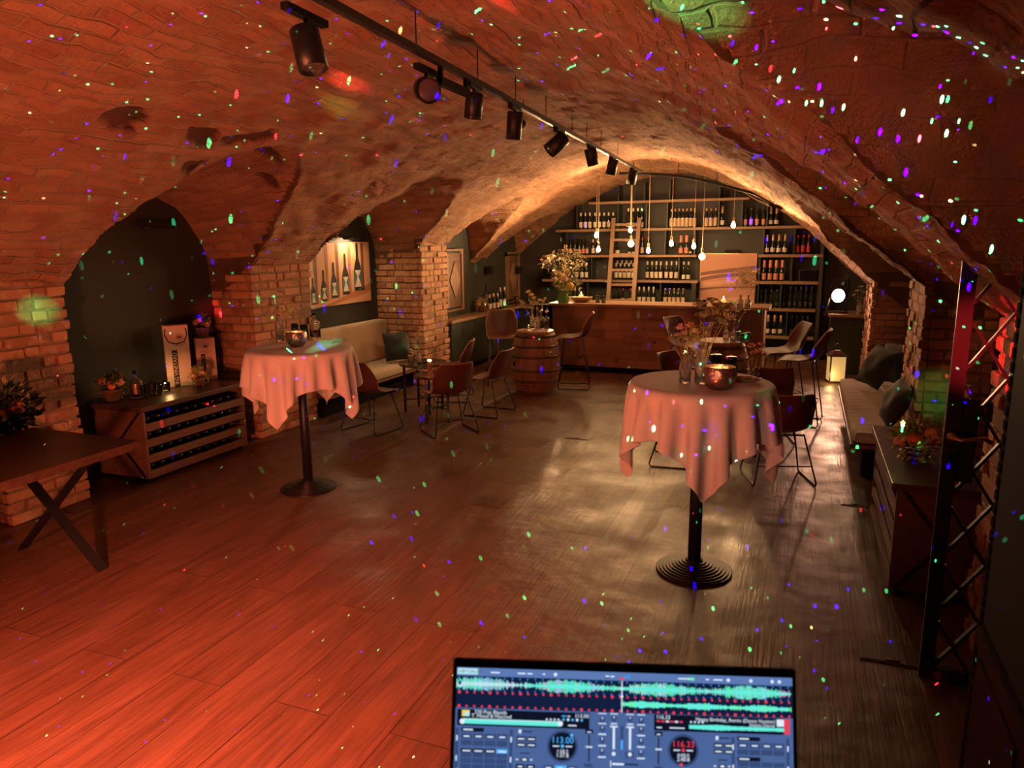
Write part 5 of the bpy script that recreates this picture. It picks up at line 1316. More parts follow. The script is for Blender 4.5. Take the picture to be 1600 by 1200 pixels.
def bottle_clear(loc, h, r, label, cap='blackp', mat='glass', paper=False):
    t = thing('glass_bottle', label, 'bottle', loc, random.uniform(-.3, .3))
    m = MB(); m.lathe([(.001, 0), (r*.95, 0), (r, h*.03), (r, h*.60), (r*.82, h*.68), (r*.32, h*.74), (r*.30, h*.90), (r*.38, h*.91), (r*.38, h*.94), (r*.24, h*.94), (r*.24, h*.75), (r*.78, h*.66), (r*.90, h*.6), (r*.90, h*.05), (.001, h*.05)], MT[mat], 22, cap=False); m.build('bottle_body', t)
    m = MB(); m.lathe([(.001, h*.92), (r*.36, h*.945), (r*.36, h), (.001, h)], MT[cap], 14); m.build('stopper', t)
    if paper:
        m = MB(); a = [(-1.2+2.4*k/10) for k in range(11)]; rr = r+.0012; vs = []
        for q in a: vs += [(rr*math.sin(q), -rr*math.cos(q), h*.16), (rr*math.sin(q), -rr*math.cos(q), h*.54)]
        m.add(vs, [(2*k, 2*k+2, 2*k+3, 2*k+1) for k in range(10)], MT['copper'], True); m.build('front_label', t)
    return t
VG = 'glass vases with dried flowers'
# --- left high table
def L(px, py, z=TT): return tuple(onz(px, py, z))
p = L(438, 533); vase(p, .235, .036, 'narrow cut glass vase on the left high table'); 
bouquet((p[0], p[1], p[2]+.05), .3, [('umbel', -.03, 0, .33, .035, 'stem'), ('umbel', .05, .0, .30, .045, 'stem'), ('umbel', .12, .02, .26, .05, 'stem'), ('spray', .08, .03, .20, .05, 'leafy'), ('spray', .16, .0, .19, .05, 'stem'), ('umbel', .0, .04, .37, .03, 'stem'), ('spray', .02, 0, .22, .04, 'leafy')], 'dried wispy stems in the vase on the left high table', 3)
p = L(464, 541); candle_bowl(p, .088, .125, 'hammered copper candle bowl on the left high table')
p = L(462, 527); jar(p, 'black-lidded jar behind the left table candle bowl, left of two', 'black lidded jars on the high tables', 1.25)
p = L(476, 529); jar(p, 'black-lidded jar behind the left table candle bowl, right of two', 'black lidded jars on the high tables', 1.25)
bottle_clear(L(493, 528), .225, .048, 'clear glass bottle with dark stopper on the left high table')
for i, (px, py, rz, lab) in enumerate([(508, 537, .4, 'left folded paper card on the left high table'), (527, 534, -.2, 'right folded paper card on the left high table')]):
    t = thing('paper_card', lab, 'card', L(px, py), rz, 'paper cards on the left high table'); m = MB(); m.box((-.07, -.05, 0), (.07, .05, .0015), MT['paper']); m.build('card_sheet', t)
    m = MB(); m.add([(-.07, -.05, .002), (.07, -.05, .002), (.065, .045, .022), (-.065, .045, .022)], [(0, 1, 2, 3)], MT['paper']); m.build('folded_flap', t, solid=.0008)
# --- right high table
p = L(1070, 598); vase(p, .178, .035, 'left cut glass vase on the right high table, holding pink lilies', group=VG)
bouquet((p[0], p[1], p[2]+.03), .3, [('lily', -.035, 0, .29, .045, 'petalp'), ('lily', .02, .01, .30, .045, 'peach'), ('lily', .045, 0, .27, .04, 'petaly'), ('lily', -.01, .0, .26, .035, 'petalp'), ('spray', .01, .0, .24, .06, 'leafy'), ('lily', -.05, 0, .25, .03, 'petalp'), ('spray', .06, .0, .22, .05, 'leafy'), ('spray', -.09, .01, .23, .03, 'stem'), ('spray', .11, .01, .27, .02, 'stem')], 'pink lily bouquet in the left vase of the right high table', 5, 26)
p = L(1096, 599); vase(p, .215, .043, 'right cut glass vase on the right high table, holding dill umbels', group=VG)
bouquet((p[0], p[1], p[2]+.03), .4, [('umbel', .0, 0, .36, .055, 'leafy'), ('umbel', .05, 0, .38, .05, 'leafy'), ('umbel', .09, 0, .33, .045, 'leafy'), ('umbel', .13, .02, .36, .05, 'leafy'), ('umbel', -.03, .02, .42, .05, 'stem'), ('umbel', .04, .03, .44, .05, 'stem'), ('spray', .02, 0, .30, .05, 'leafy'), ('umbel', .16, 0, .41, .035, 'stem'), ('daisy', .055, -.02, .335, .022, 'stem')], 'dry dill umbels in the right vase of the right high table', 6, 6)
p = L(1123, 607); candle_bowl(p, .095, .13, 'hammered copper candle bowl on the right high table')
p = L(1118, 588); jar(p, 'black-lidded jar behind the right table candle bowl, left of two', 'black lidded jars on the high tables', 1.35)
p = L(1141, 592); jar(p, 'black-lidded jar behind the right table candle bowl, right of two', 'black lidded jars on the high tables', 1.35)
p = L(1163, 596); t = thing('wooden_dish', 'shallow leaf-shaped wooden dish on the right high table', 'dish', p, .1)
m = MB(); m.lathe([(.001, 0), (.05, 0), (.075, .012), (.08, .022), (.074, .02), (.05, .008), (.001, .006)], MT['olivewood'], 24, Matrix.Diagonal((1.25, .7, 1, 1)), cap=False); m.build('dish_body', t)
m = MB()
for k in range(5): m.leafq((-.06+.03*k, 0, .015), (.05, .02*(-1)**k, .012), .02, MT['peach'], .2)
m.build('dried_petals', t)['kind'] = 'stuff'
# --- left barrel
B_ = BH+.0015
p = L(826, 513, B_); t = thing('tea_light', 'tea light in low glass on the left barrel', 'candle', p); m = MB(); m.lathe([(.001, 0), (.03, 0), (.032, .045), (.029, .045), (.027, .006), (.001, .006)], MT['glass'], 18, cap=False); m.build('glass_cup', t)
m = MB(); m.lathe([(.001, .008), (.024, .008), (.024, .026), (.001, .026)], MT['candle'], 14); m.build('candle', t); m = MB(); m.lathe([(.001, .026), (.005, .034), (.001, .05)], MT['flame'], 8); m.build('flame', t); light('candle_light', 'POINT', (p[0], p[1], p[2]+.07), (1, .55, .2), .25, None, .01)
p = L(832, 510, B_); vase(p, .17, .036, 'amber lit little vase on left barrel, left of two', False); bouquet((p[0], p[1], p[2]+.02), .4, [('lily', -.06, 0, .46, .055, 'petaly'), ('lily', -.02, .02, .42, .05, 'petalw'), ('lily', .03, 0, .38, .045, 'petaly'), ('spray', -.16, 0, .30, .06, 'stem'), ('spray', .0, 0, .3, .07, 'leafy')], 'yellow and cream blooms in the left vase on left barrel', 9, 16)
p = L(839, 513, B_); vase(p, .17, .036, 'amber lit little vase on left barrel, right of two', False); bouquet((p[0], p[1], p[2]+.02), .4, [('lily', .05, 0, .36, .05, 'petaly'), ('spray', .10, 0, .34, .06, 'leafy'), ('pom', .12, .0, .40, .018, 'petaly'), ('lily', .0, .0, .33, .04, 'petalw')], 'yellow blooms in the right vase on left barrel', 10, 12)
def decanter(p, label):
    t = thing('decanter', label, 'decanter', p, 0, 'ball-stoppered decanters on the left barrel'); m = MB(); m.lathe([(.001, 0), (.04, 0), (.044, .01), (.044, .10), (.03, .14), (.013, .165), (.013, .20), (.017, .203), (.010, .203), (.010, .165), (.026, .137), (.039, .10), (.039, .01), (.001, .008)], MT['glass'], 20, cap=False); m.build('decanter_body', t)
    m = MB(); m.cyl((0, 0, .195), (0, 0, .212), .009, .009, MT['chrome'], 10); m.ball((0, 0, .232), .024, MT['chrome'], 16, 10); m.build('ball_stopper', t)
decanter(L(846, 511, B_), 'shorter ball-stoppered decanter in the middle of the left barrel'); t = decanter(L(854, 513, B_), 'ball-stoppered decanter at the right rim of the left barrel')
# chrome stanchion
t = thing('stanchion_post', 'chrome post with ball top behind the stool left of the barrel', 'post', (-4.55, 10.7, 0))
m = MB(); m.lathe([(.001, 0), (.13, 0), (.13, .01), (.04, .025), (.001, .03)], MT['chrome'], 28); m.build('round_base', t)
m = MB(); m.cyl((0, 0, .02), (0, 0, .90), .021, .021, MT['chrome'], 16); m.build('pole', t)
m = MB(); m.ball((0, 0, .94), .042, MT['chrome'], 18, 12); m.build('ball_top', t)
# --- right barrel
p = L(1134, 532, B_); vase(p, .155, .036, 'little glass vase on the right barrel, left of two', True); bouquet((p[0], p[1], p[2]+.02), .35, [('umbel', -.05, 0, .38, .05, 'leafy'), ('daisy', .0, 0, .34, .04, 'petaly'), ('umbel', .06, 0, .42, .05, 'leafy'), ('pom', -.01, 0, .30, .03, 'petaly'), ('umbel', -.1, 0, .33, .04, 'leafy')], 'yellow umbels in the left vase on the right barrel', 13, 10)
p = L(1145, 534, B_); vase(p, .15, .036, 'little glass vase on the right barrel, right of two', True); bouquet((p[0], p[1], p[2]+.02), .35, [('daisy', .12, 0, .36, .035, 'leafy'), ('daisy', .0, 0, .28, .04, 'petalw'), ('umbel', .02, 0, .34, .045, 'leafy')], 'pale daisies in the right vase on the right barrel', 14, 8)
for i, (px, py) in enumerate([(1153, 532), (1160, 535), (1168, 533)]): jar(L(px, py, B_), 'black-lidded jar on the right barrel, '+['leftmost of three', 'middle of three', 'rightmost of three'][i], 'black lidded jars on the right barrel', 1.05)
# --- tray tables
z1, z2 = .589, .533
p = L(643, 572, .602); bottle_clear(p, .24, .038, 'amber-lit glass bottle on the larger tray table')
p = L(655, 569, .602); vase(p, .16, .034, 'little glass vase on the larger tray table', False); bouquet((p[0], p[1], p[2]+.02), .3, [('daisy', .0, 0, .30, .05, 'petalw'), ('daisy', .03, .02, .33, .045, 'petalw'), ('daisy', -.03, 0, .34, .045, 'petaly'), ('spray', .02, 0, .37, .04, 'petalw'), ('spray', .0, .0, .27, .04, 'leaf')], 'pale chrysanthemum blooms on the larger tray table', 16, 16, 'leafd')
for i, (px, py) in enumerate([(656, 578), (664, 577)]): jar(L(px, py, .602), 'dark-lidded jar on larger tray table, %s of two' % ['left', 'right'][i], 'jars on the larger tray table', .95)
p = L(672, 592, .547); t = thing('candle_bottle', 'slim frosted candle bottle glowing on the smaller tray table', 'candle', p)
m = MB(); m.lathe([(.001, 0), (.028, 0), (.030, .01), (.030, .15), (.022, .18), (.016, .19), (.016, .20), (.001, .20)], MT['ambglass'], 16, cap=False); m.build('bottle_body', t)
m = MB(); m.lathe([(.001, .203), (.02, .205), (.02, .22), (.001, .225)], MT['flame'], 12); m.build('flame', t); light('candle_light', 'POINT', (p[0], p[1], p[2]+.26), (1, .6, .25), .25, None, .01)
p = (-.42, 7.22, .587); vase(p, .20, .045, 'glass vase on the hidden tray table behind the right high table', False); bouquet((p[0], p[1], p[2]+.02), .45, [('lily', .05, 0, .40, .055, 'petalp'), ('lily', -.02, 0, .44, .055, 'peach'), ('lily', .10, 0, .36, .05, 'petalp'), ('lily', .0, .04, .37, .05, 'petalp'), ('spray', -.08, 0, .33, .06, 'leafy'), ('lily', .07, 0, .46, .045, 'petalp')], 'pink lilies standing low between right high table and reddish chair', 18, 20)

# --- bar top
def BT(px, py): return tuple(onz(px, py, BZ+.001))
p = BT(880, 473); t = thing('glass_vase', 'wide green glass vase with big bouquet at the bar end', 'vase', p); m = MB(); m.lathe([(.001, 0), (.085, 0), (.09, .02), (.085, .20), (.078, .20), (.08, .02), (.001, .015)], M_('green_vase_glass', (.25, .50, .22), .06, trans=.85), 26, cap=False); m.build('vase_body', t)
fl = [('pom', -.06, -.06, .42, .055, 'petalw'), ('pom', .04, -.08, .36, .06, 'petalw'), ('pom', .08, -.04, .45, .05, 'petalw'), ('pom', .13, -.04, .24, .06, 'petaly'), ('pom', -.13, -.04, .34, .04, 'petalw'), ('pom', .0, .05, .54, .035, 'petalw')]
fl += [('spray', random.uniform(-.34, .32), random.uniform(-.1, .1), random.uniform(.22, .78), .09, random.choice(['leafy', 'leaf', 'leaf', 'leafy', 'petalw'])) for k in range(24)]
bq = bouquet((p[0], p[1], p[2]+.03), .6, fl, 'tall cream and yellow bouquet in green vase on the bar', 19, 200, 'leaf', lf=.08)
def wooden_bowl(p, label, r=.17, food=False):
    t = thing('wooden_bowl', label, 'bowl', p, 0, 'carved wooden candle bowls on the bar'); m = MB(); m.lathe([(.001, 0), (r*.45, 0), (r*.8, .035), (r, .085), (r*.96, .085), (r*.75, .045), (r*.4, .015), (.001, .012)], MT['olivewood'], 28, Matrix.Diagonal((1.15, .85, 1, 1)), cap=False); m.build('bowl_body', t)
    m = MB(); m.lathe([(.001, .014), (.034, .014), (.034, .12), (.001, .12)], MT['candle'], 18); c = m.build('pillar_candle', t)
    m = MB(); m.lathe([(.001, .12), (.006, .13), (.008, .14), (.001, .17)], MT['flame'], 8); m.build('flame', c); light('candle_light', 'POINT', (p[0], p[1]-.02, p[2]+.20), (1, .6, .22), .5, None, .01)
    for k in range(6):
        a = k*1.05; m = MB(); m.ball((.095*math.cos(a), .07*math.sin(a), .062), .033, MT['peach'] if food else MT['stem'], 10, 7, sq=(1.2, .9, .8), bump=.08); m.build('bread_piece' if food else 'dried_pod', t)
    return t
wooden_bowl(BT(908, 472), 'wooden bowl with candle and bread, left on the bar', food=True); wooden_bowl(BT(1130, 481), 'wooden bowl with candle and dried pods, right on the bar')
for i, (px, py) in enumerate([(934, 473), (943, 473.5)]): jar(BT(px, py), 'green jar on bar beside the bread bowl, %s of two' % ['left', 'right'][i], 'green jars on the bar', 1.15)
for i, (px, py) in enumerate([(1091, 480), (1100, 480.5)]): jar(BT(px, py), 'green jar on bar left of the pod bowl, %s of two' % ['left', 'right'][i], 'green jars on the bar', 1.15)
for i, (px, py) in enumerate([(1156, 484), (1168, 484)]):
    p = BT(px, py); vase(p, .20, .042, 'cut glass vase at right end of bar, %s of two' % ['left', 'right'][i], True)
    bouquet((p[0], p[1], p[2]+.02), .4, [('spray', -.06+.03*k, random.uniform(-.04, .04), .34+.05*((k*3) % 4), .07, 'petalw') for k in range(6)], 'white blossom bunch at right end of bar, %s of two' % ['left', 'right'][i], 22+i, 24)
# --- green cupboard top
CT = .866
def potted(p, label, r, h, fruits, seed, mat='leaf', fr='orange', nl=140, spread=1.7, group=None, pot='terracotta', top=1.0):
    random.seed(seed); t = thing('potted_arrangement', label, 'plant pot', p, random.uniform(0, 6), group)
    m = MB(); m.lathe([(.001, 0), (r*.68, 0), (r*.98, h*.86), (r*1.06, h*.86), (r*1.08, h), (r*.96, h), (r*.90, h*.86), (r*.6, h*.5), (.001, h*.5)], MT[pot], 24, cap=False); m.build('pot', t)
    foliage(t, (0, 0, h*1.15), r*spread*.85, int(nl*1.6), mat, r*.5, r*.24, .5, (1, 1, top)); foliage(t, (0, 0, h*1.3), r*spread*.8, nl//2, 'leafy', r*.5, r*.10, .9, (1, 1, top*1.2), 'twigs')
    for k in range(fruits):
        a = 2*PI*k/fruits+seed; blossom('orange' if k % 2 == 0 else 'pom', (r*.85*math.cos(a), r*.95*math.sin(a), h*1.3+r*.35*(k % 3)), r*.40, t, mat=fr if k % 2 == 0 else 'peach')
    return t
q = onx(753, 480, -5.25); potted((q.x, q.y, CT), 'little pot of yellow blooms on the green cupboard by shutter', .075, .11, 4, 31, 'leafy', 'petaly')
q = onx(766, 480, -5.33); t = thing('serving_board', 'round serving board leaning on the wall beside five bottles', 'board', (-5.385, q.y, CT+.001), 0)
T = Matrix.Translation((0, 0, .17)) @ Matrix.Rotation(R(84), 4, 'Y')
m = MB(); m.lathe([(.001, -.01), (.15, -.01), (.155, 0), (.15, .01), (.001, .01)], MT['slate'], 32, T); m.lathe([(.10, .011), (.001, .011)], MT['olivewood'], 26, T); m.build('round_board', t)
m = MB(); m.tube([T @ Vector((-.15, 0, 0)), T @ Vector((-.27, 0, 0))], .014, MT['slate'], 8); m.build('board_handle', t)
q = onx(821, 476, -5.2); potted((q.x, 13.2, CT), 'tiny brown pot on the green cupboard in the far corner', .05, .10, 2, 33, 'leafd')

# --- wine rack cabinet, left
KT = .701
def K(px, X): p = onx(px, 600, X); return (X, p.y, KT)
p = K(174, -5.68); potted(p, 'orange-filled flower pot at the left end of wine rack cabinet', .082, .11, 6, 41, 'leaf')
bottle_clear(K(212, -5.60), .245, .052, 'clear spirit bottle with copper label on wine rack cabinet', 'blackp', 'glass', True)
for i, (px, py) in enumerate([(229, -5.60), (238, -5.64), (246, -5.56)]):
    t = thing('tumbler', 'small dark tumbler beside the spirit bottle, '+['leftmost of three', 'middle of three', 'rightmost of three'][i], 'glass', K(px, py), 0, 'dark tumblers on the wine rack cabinet'); m = MB(); m.lathe([(.001, 0), (.026, 0), (.030, .10), (.027, .10), (.023, .008), (.001, .008)], MT['glass'], 18, cap=False); m.build('tumbler_body', t)
p = K(258, -5.58); t = thing('candle_glass', 'glowing candle in glass before the gift bag', 'candle', p); m = MB(); m.lathe([(.001, 0), (.042, 0), (.044, .085), (.040, .085), (.038, .008), (.001, .008)], MT['glass'], 20, cap=False); m.build('glass_cup', t)
m = MB(); m.lathe([(.001, .010), (.034, .010), (.034, .062), (.001, .062)], MT['candle'], 18); c = m.build('candle', t); m = MB(); m.lathe([(.001, .062), (.014, .066), (.012, .075), (.001, .085)], MT['flame'], 10); m.build('flame', c)
light('candle_light', 'POINT', (p[0]+.01, p[1]+.03, p[2]+.11), (1, .55, .2), 1.0, None, .01)
def emblem(t, cx, cz, s, y):
    m = MB(); m.tube([(cx+s*math.cos(R(30+60*k))*.98, y, cz+s*math.sin(R(30+60*k))) for k in range(6)], s*.06, MT['ink'], 5, closed=True)
    m.build('emblem_ring', t)
    T = Matrix.Translation((cx, y, cz)) @ Matrix.Rotation(R(90), 4, 'X'); text_mesh('BB', s*1.0, MT['ink'], 'printed_mark', t, T, extrude=.0004, bold=.0015)
def wtext(t, s, size, x, z, y, vert=False, mat='ink'):
    T = Matrix.Translation((x, y, z)) @ Matrix.Rotation(R(90), 4, 'X')
    if vert: T = T @ Matrix.Rotation(R(90), 4, 'Z')
    text_mesh(s, size, MT[mat], 'printed_words', t, T, extrude=.0004)
# gift bag
p = Vector(K(281, -5.70)); az = math.atan2(p.y, p.x)+R(90)      # front turned to the room
az = R(52)
t = thing('gift_bag', 'tall pale paper gift bag with black rope handle and vertical black stripe', 'bag', (p.x, p.y, KT), az)
W, D, H = .225, .14, .60
m = MB(); m.box((-W/2, -D/2, 0), (W/2, D/2, .004), MT['kraft']); e = .0025
for lo, hi in (((-W/2, -D/2, 0), (W/2, -D/2+e, H)), ((-W/2, D/2-e, 0), (W/2, D/2, H)), ((-W/2, -D/2, 0), (-W/2+e, D/2, H)), ((W/2-e, -D/2, 0), (W/2, D/2, H))): m.box(lo, hi, MT['kraft'])
m.build('bag_body', t)
m = MB(); m.tube([(-.09, -D/2-.004, H-.03), (-.10, -D/2-.014, H-.09), (-.07, -D/2-.02, H-.155), (0, -D/2-.022, H-.18), (.07, -D/2-.02, H-.155), (.10, -D/2-.014, H-.09), (.09, -D/2-.004, H-.03)], .005, MT['blackp'], 7); m.build('rope_handle', t)
m = MB(); m.box((-.05, -D/2-.001, 0.0), (.0, -D/2, .36), MT['ink']); m.build('black_stripe', t)
emblem(t, .03, H-.115, .034, -D/2-.0015); wtext(t, 'BIGBOTTLE', .024, .02, H-.175, -D/2-.0015); wtext(t, 'COMPANY', .016, .02, H-.195, -D/2-.0015); wtext(t, 'BIG VINEYARD', .048, -.025, .18, -D/2-.002, True, 'kraft')
p = Vector(K(325, -5.70)); t = thing('gift_box', 'smaller pale gift box with hexagon emblem beside the gift bag', 'box', (p.x, p.y, KT), az)
W, D, H = .185, .13, .43
m = MB(); m.box((-W/2, -D/2, 0), (W/2, D/2, H), MT['kraft']); m.build('box_body', t, bevel=.003)
m = MB(); m.box((-.05, -D/2-.0012, 0.0), (-.01, -D/2, .27), MT['ink']); m.build('black_stripe', t)
emblem(t, .0, H-.085, .030, -D/2-.0015); wtext(t, 'BIGBOTTLE', .022, .0, H-.135, -D/2-.0015); wtext(t, 'COMPANY', .015, .0, H-.153, -D/2-.0015); wtext(t, 'BIG 24', .036, -.03, .20, -D/2-.002, True, 'kraft')
potted((t.location.x, t.location.y, KT+H+.001), 'flower pot standing on top of the gift box', .068, .105, 5, 44, 'leaf', 'orange', 120)
p = K(311, -5.44); potted(p, 'flower pot with pale roses in front of the gift bag', .062, .095, 5, 46, 'leafy', 'peach', 120, 1.6)
# arrangements with mandarins
p = onz(30, 672, .801); potted((p.x-.05, p.y-.05, .801), 'dark leafy arrangement with mandarins on the wooden table at left', .13, .10, 6, 51, 'leafd', 'orange', 420, 1.9, pot='blackp', top=1.0)
p = onz(1432, 722, .701); potted((p.x, p.y+.05, .701), 'leafy arrangement with mandarins on the right wine rack cabinet', .105, .09, 6, 53, 'leafy', 'orange', 320, 1.5, pot='glass', top=1.0)
p = onz(1475, 690, .701); t = thing('gift_box', 'tall narrow pale gift box on the right wine rack cabinet', 'box', (.99, 5.45, .701), R(-20)); m = MB(); m.box((-.06, -.05, 0), (.06, .05, .40), MT['kraft']); m.build('box_body', t, bevel=.003)
wtext(t, 'BIGBOTTLE', .026, .0, .22, -.0515, True)

# --- console, flood lamp, lantern on the right
t = thing('console_cupboard', 'dark green cupboard with wooden top before the right brick arch', 'cupboard', (.40, 12.15, 0))
m = MB(); m.box((0, .01, 0), (.98, .62, .885), MT['cabgreen']); m.build('carcass', t); m = MB(); m.box((-.03, -.02, .885), (1.0, .64, .93), MT['shelf']); m.build('worktop', t, bevel=.003)
p = ony(1307, 496, 12.3); FZ = .931
t = thing('flood_lamp', 'round stage flood lamp glowing pinkish white on the cupboard', 'lamp', (.47, 12.32, FZ)); ax = Vector((-.52, -.82, .05)).normalized()
hc = Vector((0.02, 0, .27)); q = ax.to_track_quat('Z', 'Y').to_matrix().to_4x4(); T = Matrix.Translation(hc-ax*.10) @ q
m = MB(); m.lathe([(.001, -.02), (.07, -.02), (.11, .02), (.12, .11), (.125, .115), (.112, .115), (.105, .10), (.001, .10)], MT['matte'], 28, T, cap=False); m.build('lamp_housing', t)
m = MB(); m.lathe([(.104, .102), (.001, .103)], MT['flood'], 28, T, cap=False); m.build('lamp_face', t)
for s in (-1, 1): m = MB(); sx = q.to_3x3() @ Vector((s*.13, 0, 0)); m.tube([hc+sx, (s*.15, .04, .02), (s*.15, .10, .006)], .008, MT['black'], 7); m.tube([hc+sx, (s*.14, -.08, .02)], .008, MT['black'], 7); m.build('stand_leg', t)
m = MB(); m.box((-.17, -.10, 0), (.17, -.07, .02), MT['black']); m.box((-.17, .07, 0), (.17, .10, .02), MT['black']); m.build('stand_foot', t)
p = (.80, 12.24, FZ); vase(p, .19, .05, 'glass vase beside the flood lamp on the right cupboard', True); bouquet((p[0], p[1], p[2]+.02), .3, [('umbel', -.05, 0, .32, .05, 'stem'), ('umbel', .04, 0, .30, .05, 'stem'), ('umbel', .0, 0, .38, .05, 'stem'), ('umbel', -.09, 0, .26, .04, 'stem')], 'dried umbels in the vase beside the flood lamp', 61, 8)
t = thing('menu_card', 'small upright card on the shelf above the flood lamp vase', 'card', (.92, 12.5, FZ), R(-10)); m = MB(); m.box((-.06, -.004, 0), (.06, .004, .24), MT['kraft']); m.build('card_sheet', t); m = MB(); m.box((-.08, -.03, 0), (.08, .03, .02), MT['olivewood']); m.build('card_foot', t)
t = thing('wooden_lantern', 'wooden lantern with glowing pane on floor at bench end', 'lantern', (.50, 11.45, 0), R(12)); a = .115; H = .42
m = MB()
m.box((-a, -a, 0), (a, a, .03), MT['dwood']); m.build('lantern_base', t)
for sx in (-1, 1):
    for sy in (-1, 1): m = MB(); m.box((sx*a-(.018 if sx > 0 else 0), sy*a-(.018 if sy > 0 else 0), .03), (sx*a+(.018 if sx < 0 else 0), sy*a+(.018 if sy < 0 else 0), H-.03), MT['dwood']); m.build('corner_post', t)
m = MB(); m.add([(-a-.02, -a-.02, H-.03), (a+.02, -a-.02, H-.03), (a+.02, a+.02, H-.03), (-a-.02, a+.02, H-.03), (-.05, -.05, H+.05), (.05, -.05, H+.05), (.05, .05, H+.05), (-.05, .05, H+.05)], [(0, 3, 2, 1), (4, 5, 6, 7), (0, 1, 5, 4), (1, 2, 6, 5), (2, 3, 7, 6), (3, 0, 4, 7)], MT['dwood']); m.build('lantern_roof', t)
for k, (lo, hi) in enumerate((((-a+.018, -a+.006, .03), (a-.018, -a+.009, H-.03)), ((-a+.006, -a+.018, .03), (-a+.009, a-.018, H-.03)), ((a-.009, -a+.018, .03), (a-.006, a-.018, H-.03)), ((-a+.018, a-.009, .03), (a-.018, a-.006, H-.03)))): m = MB(); m.box(lo, hi, MT['lantern']); m.build('pane', t)
m = MB(); m.tube([(-.045, 0, H+.05), (-.05, 0, H+.10), (0, 0, H+.15), (.05, 0, H+.10), (.045, 0, H+.05)], .009, MT['leather'], 7); m.build('carry_strap', t)
light('lantern_light', 'POINT', (.42, 11.25, .12), (1, .62, .25), 2.0, None, .05)

# --- floor hatches
def hatch(px, py, w, l, label, rz=0.):
    p = onz(px, py, 0); t = thing('floor_box', label, 'floor box', (p.x, p.y, 0), rz, 'flush floor socket boxes'); m = MB(); m.box((-w/2, -l/2, .0), (w/2, l/2, .004), MT['steel']); m.build('box_frame', t)
    m = MB(); m.box((-w/2+.012, -l/2+.012, .004), (w/2-.012, l/2-.012, .0065), MT['dwood']); m.build('hinged_lid', t)
    m = MB(); m.tube([(-.03, -l/2+.03, .008), (.03, -l/2+.03, .008)], .004, MT['steel'], 6); m.build('lid_pull', t); return t
hatch(905, 683, .26, .20, 'floor socket box in the middle of the floor, farthest away'); hatch(765, 785, .26, .20, 'floor socket box in the open floor, left of the near high table')
hatch(1335, 786, .20, .16, 'floor socket box beside the right wine rack cabinet'); hatch(1392, 1021, .30, .22, 'floor socket box in front of the lattice gate'); hatch(118, 793, .26, .20, 'floor socket box near the left wooden table')

# --- lattice gate
GX, GY, GH = .62, 3.64, 2.17; GA = R(-6)
t = thing('lattice_gate', 'black metal lattice gate with brass lever handle at right', 'gate', (GX, GY, 0), GA)
GW = 1.25
m = MB(); m.box((0, -.02, 0), (.06, .02, GH), MT['black']); m.build('gate_stile', t)
m = MB(); m.box((GW-.06, -.02, 0), (GW, .02, GH), MT['black']); m.build('gate_stile', t)
m = MB(); m.box((.06, -.02, 0), (GW-.06, .02, .06), MT['black']); m.build('gate_rail', t); m = MB(); m.box((.06, -.02, GH-.07), (GW-.06, .02, GH), MT['black']); m.build('gate_rail', t)
m = MB(); m.box((.06, -.012, .98), (.125, .012, 1.36), MT['black']); m.build('lock_case', t)
pdx, pdz = .088, .142; zA = ony(1550, 435, GY).z
for s in (-1, 1):
    for k in range(-20, 21):
        c = zA+s*(.06-.124)*pdz/pdx+k*pdz*2
        def zz(x): return c+s*(x-.06)*pdz/pdx
        x0, x1 = .06, GW-.06
        z0, z1 = zz(x0), zz(x1)
        lo, hi = .06, GH-.07
        if max(z0, z1) < lo or min(z0, z1) > hi: continue
        def xat(z, c=c, s=s): return .06+(z-c)/(s*pdz/pdx)
        if z0 < lo: x0 = xat(lo)
        if z0 > hi: x0 = xat(hi)
        if z1 < lo: x1 = xat(lo)
        if z1 > hi: x1 = xat(hi)
        if x1-x0 < .02: continue
        m = MB(); m.beam((x0, -.008*s-.004, zz(x0)), (x1, -.008*s-.004, zz(x1)), .012, .034, MT['black'], up=(0, 1, 0)); 
        m.build('lattice_bar', t)
m = MB()
m.tube([(.03, -.03, 1.19), (.03, -.062, 1.19), (.07, -.07, 1.183), (.11, -.07, 1.195), (.15, -.068, 1.20), (.175, -.066, 1.185)], .010, MT['brass'], 8); m.ball((.03, -.04, 1.19), .02, MT['brass'], 12, 8); m.build('lever_handle', t)
m = MB(); m.ball((.03, -.035, 1.08), .022, MT['blackp'], 12, 8); m.build('lock_knob', t)

# --- loudspeaker stack close to the camera on the right
p = onz(1533, 968, .95)
t = thing('subwoofer', 'dark subwoofer box with slotted edge at the right picture edge', 'speaker', (p.x-.018, p.y-.62, 0), 0)
m = MB(); m.box((0, 0, 0), (.62, .60, .945), MT['redemit']); m.build('cabinet_body', t, bevel=.012)
m = MB(); m.box((-.008, .10, .05), (0.0, .50, .89), MT['redemit']); m.build('side_panel', t)
def slots(t, z0, z1):
    m = MB(); z = z0
    while z < z1: m.box((-.003, .548, z), (.002, .572, z+.026), MT['matte']); z += .040
    o = m.build('edge_slots', t); o['kind'] = 'stuff'
slots(t, .03, .90)
t = thing('loudspeaker', 'tall black loudspeaker standing on the subwoofer at right edge', 'speaker', (p.x-.012, p.y-.612, .947), 0)
m = MB(); m.box((0, 0, 0), (.46, .585, 1.30), MT['matte']); m.build('cabinet_body', t, bevel=.015)
m = MB(); m.box((-.008, .08, .05), (0.0, .50, 1.24), MT['blackp']); m.build('side_panel', t)
slots(t, .03, 1.25)

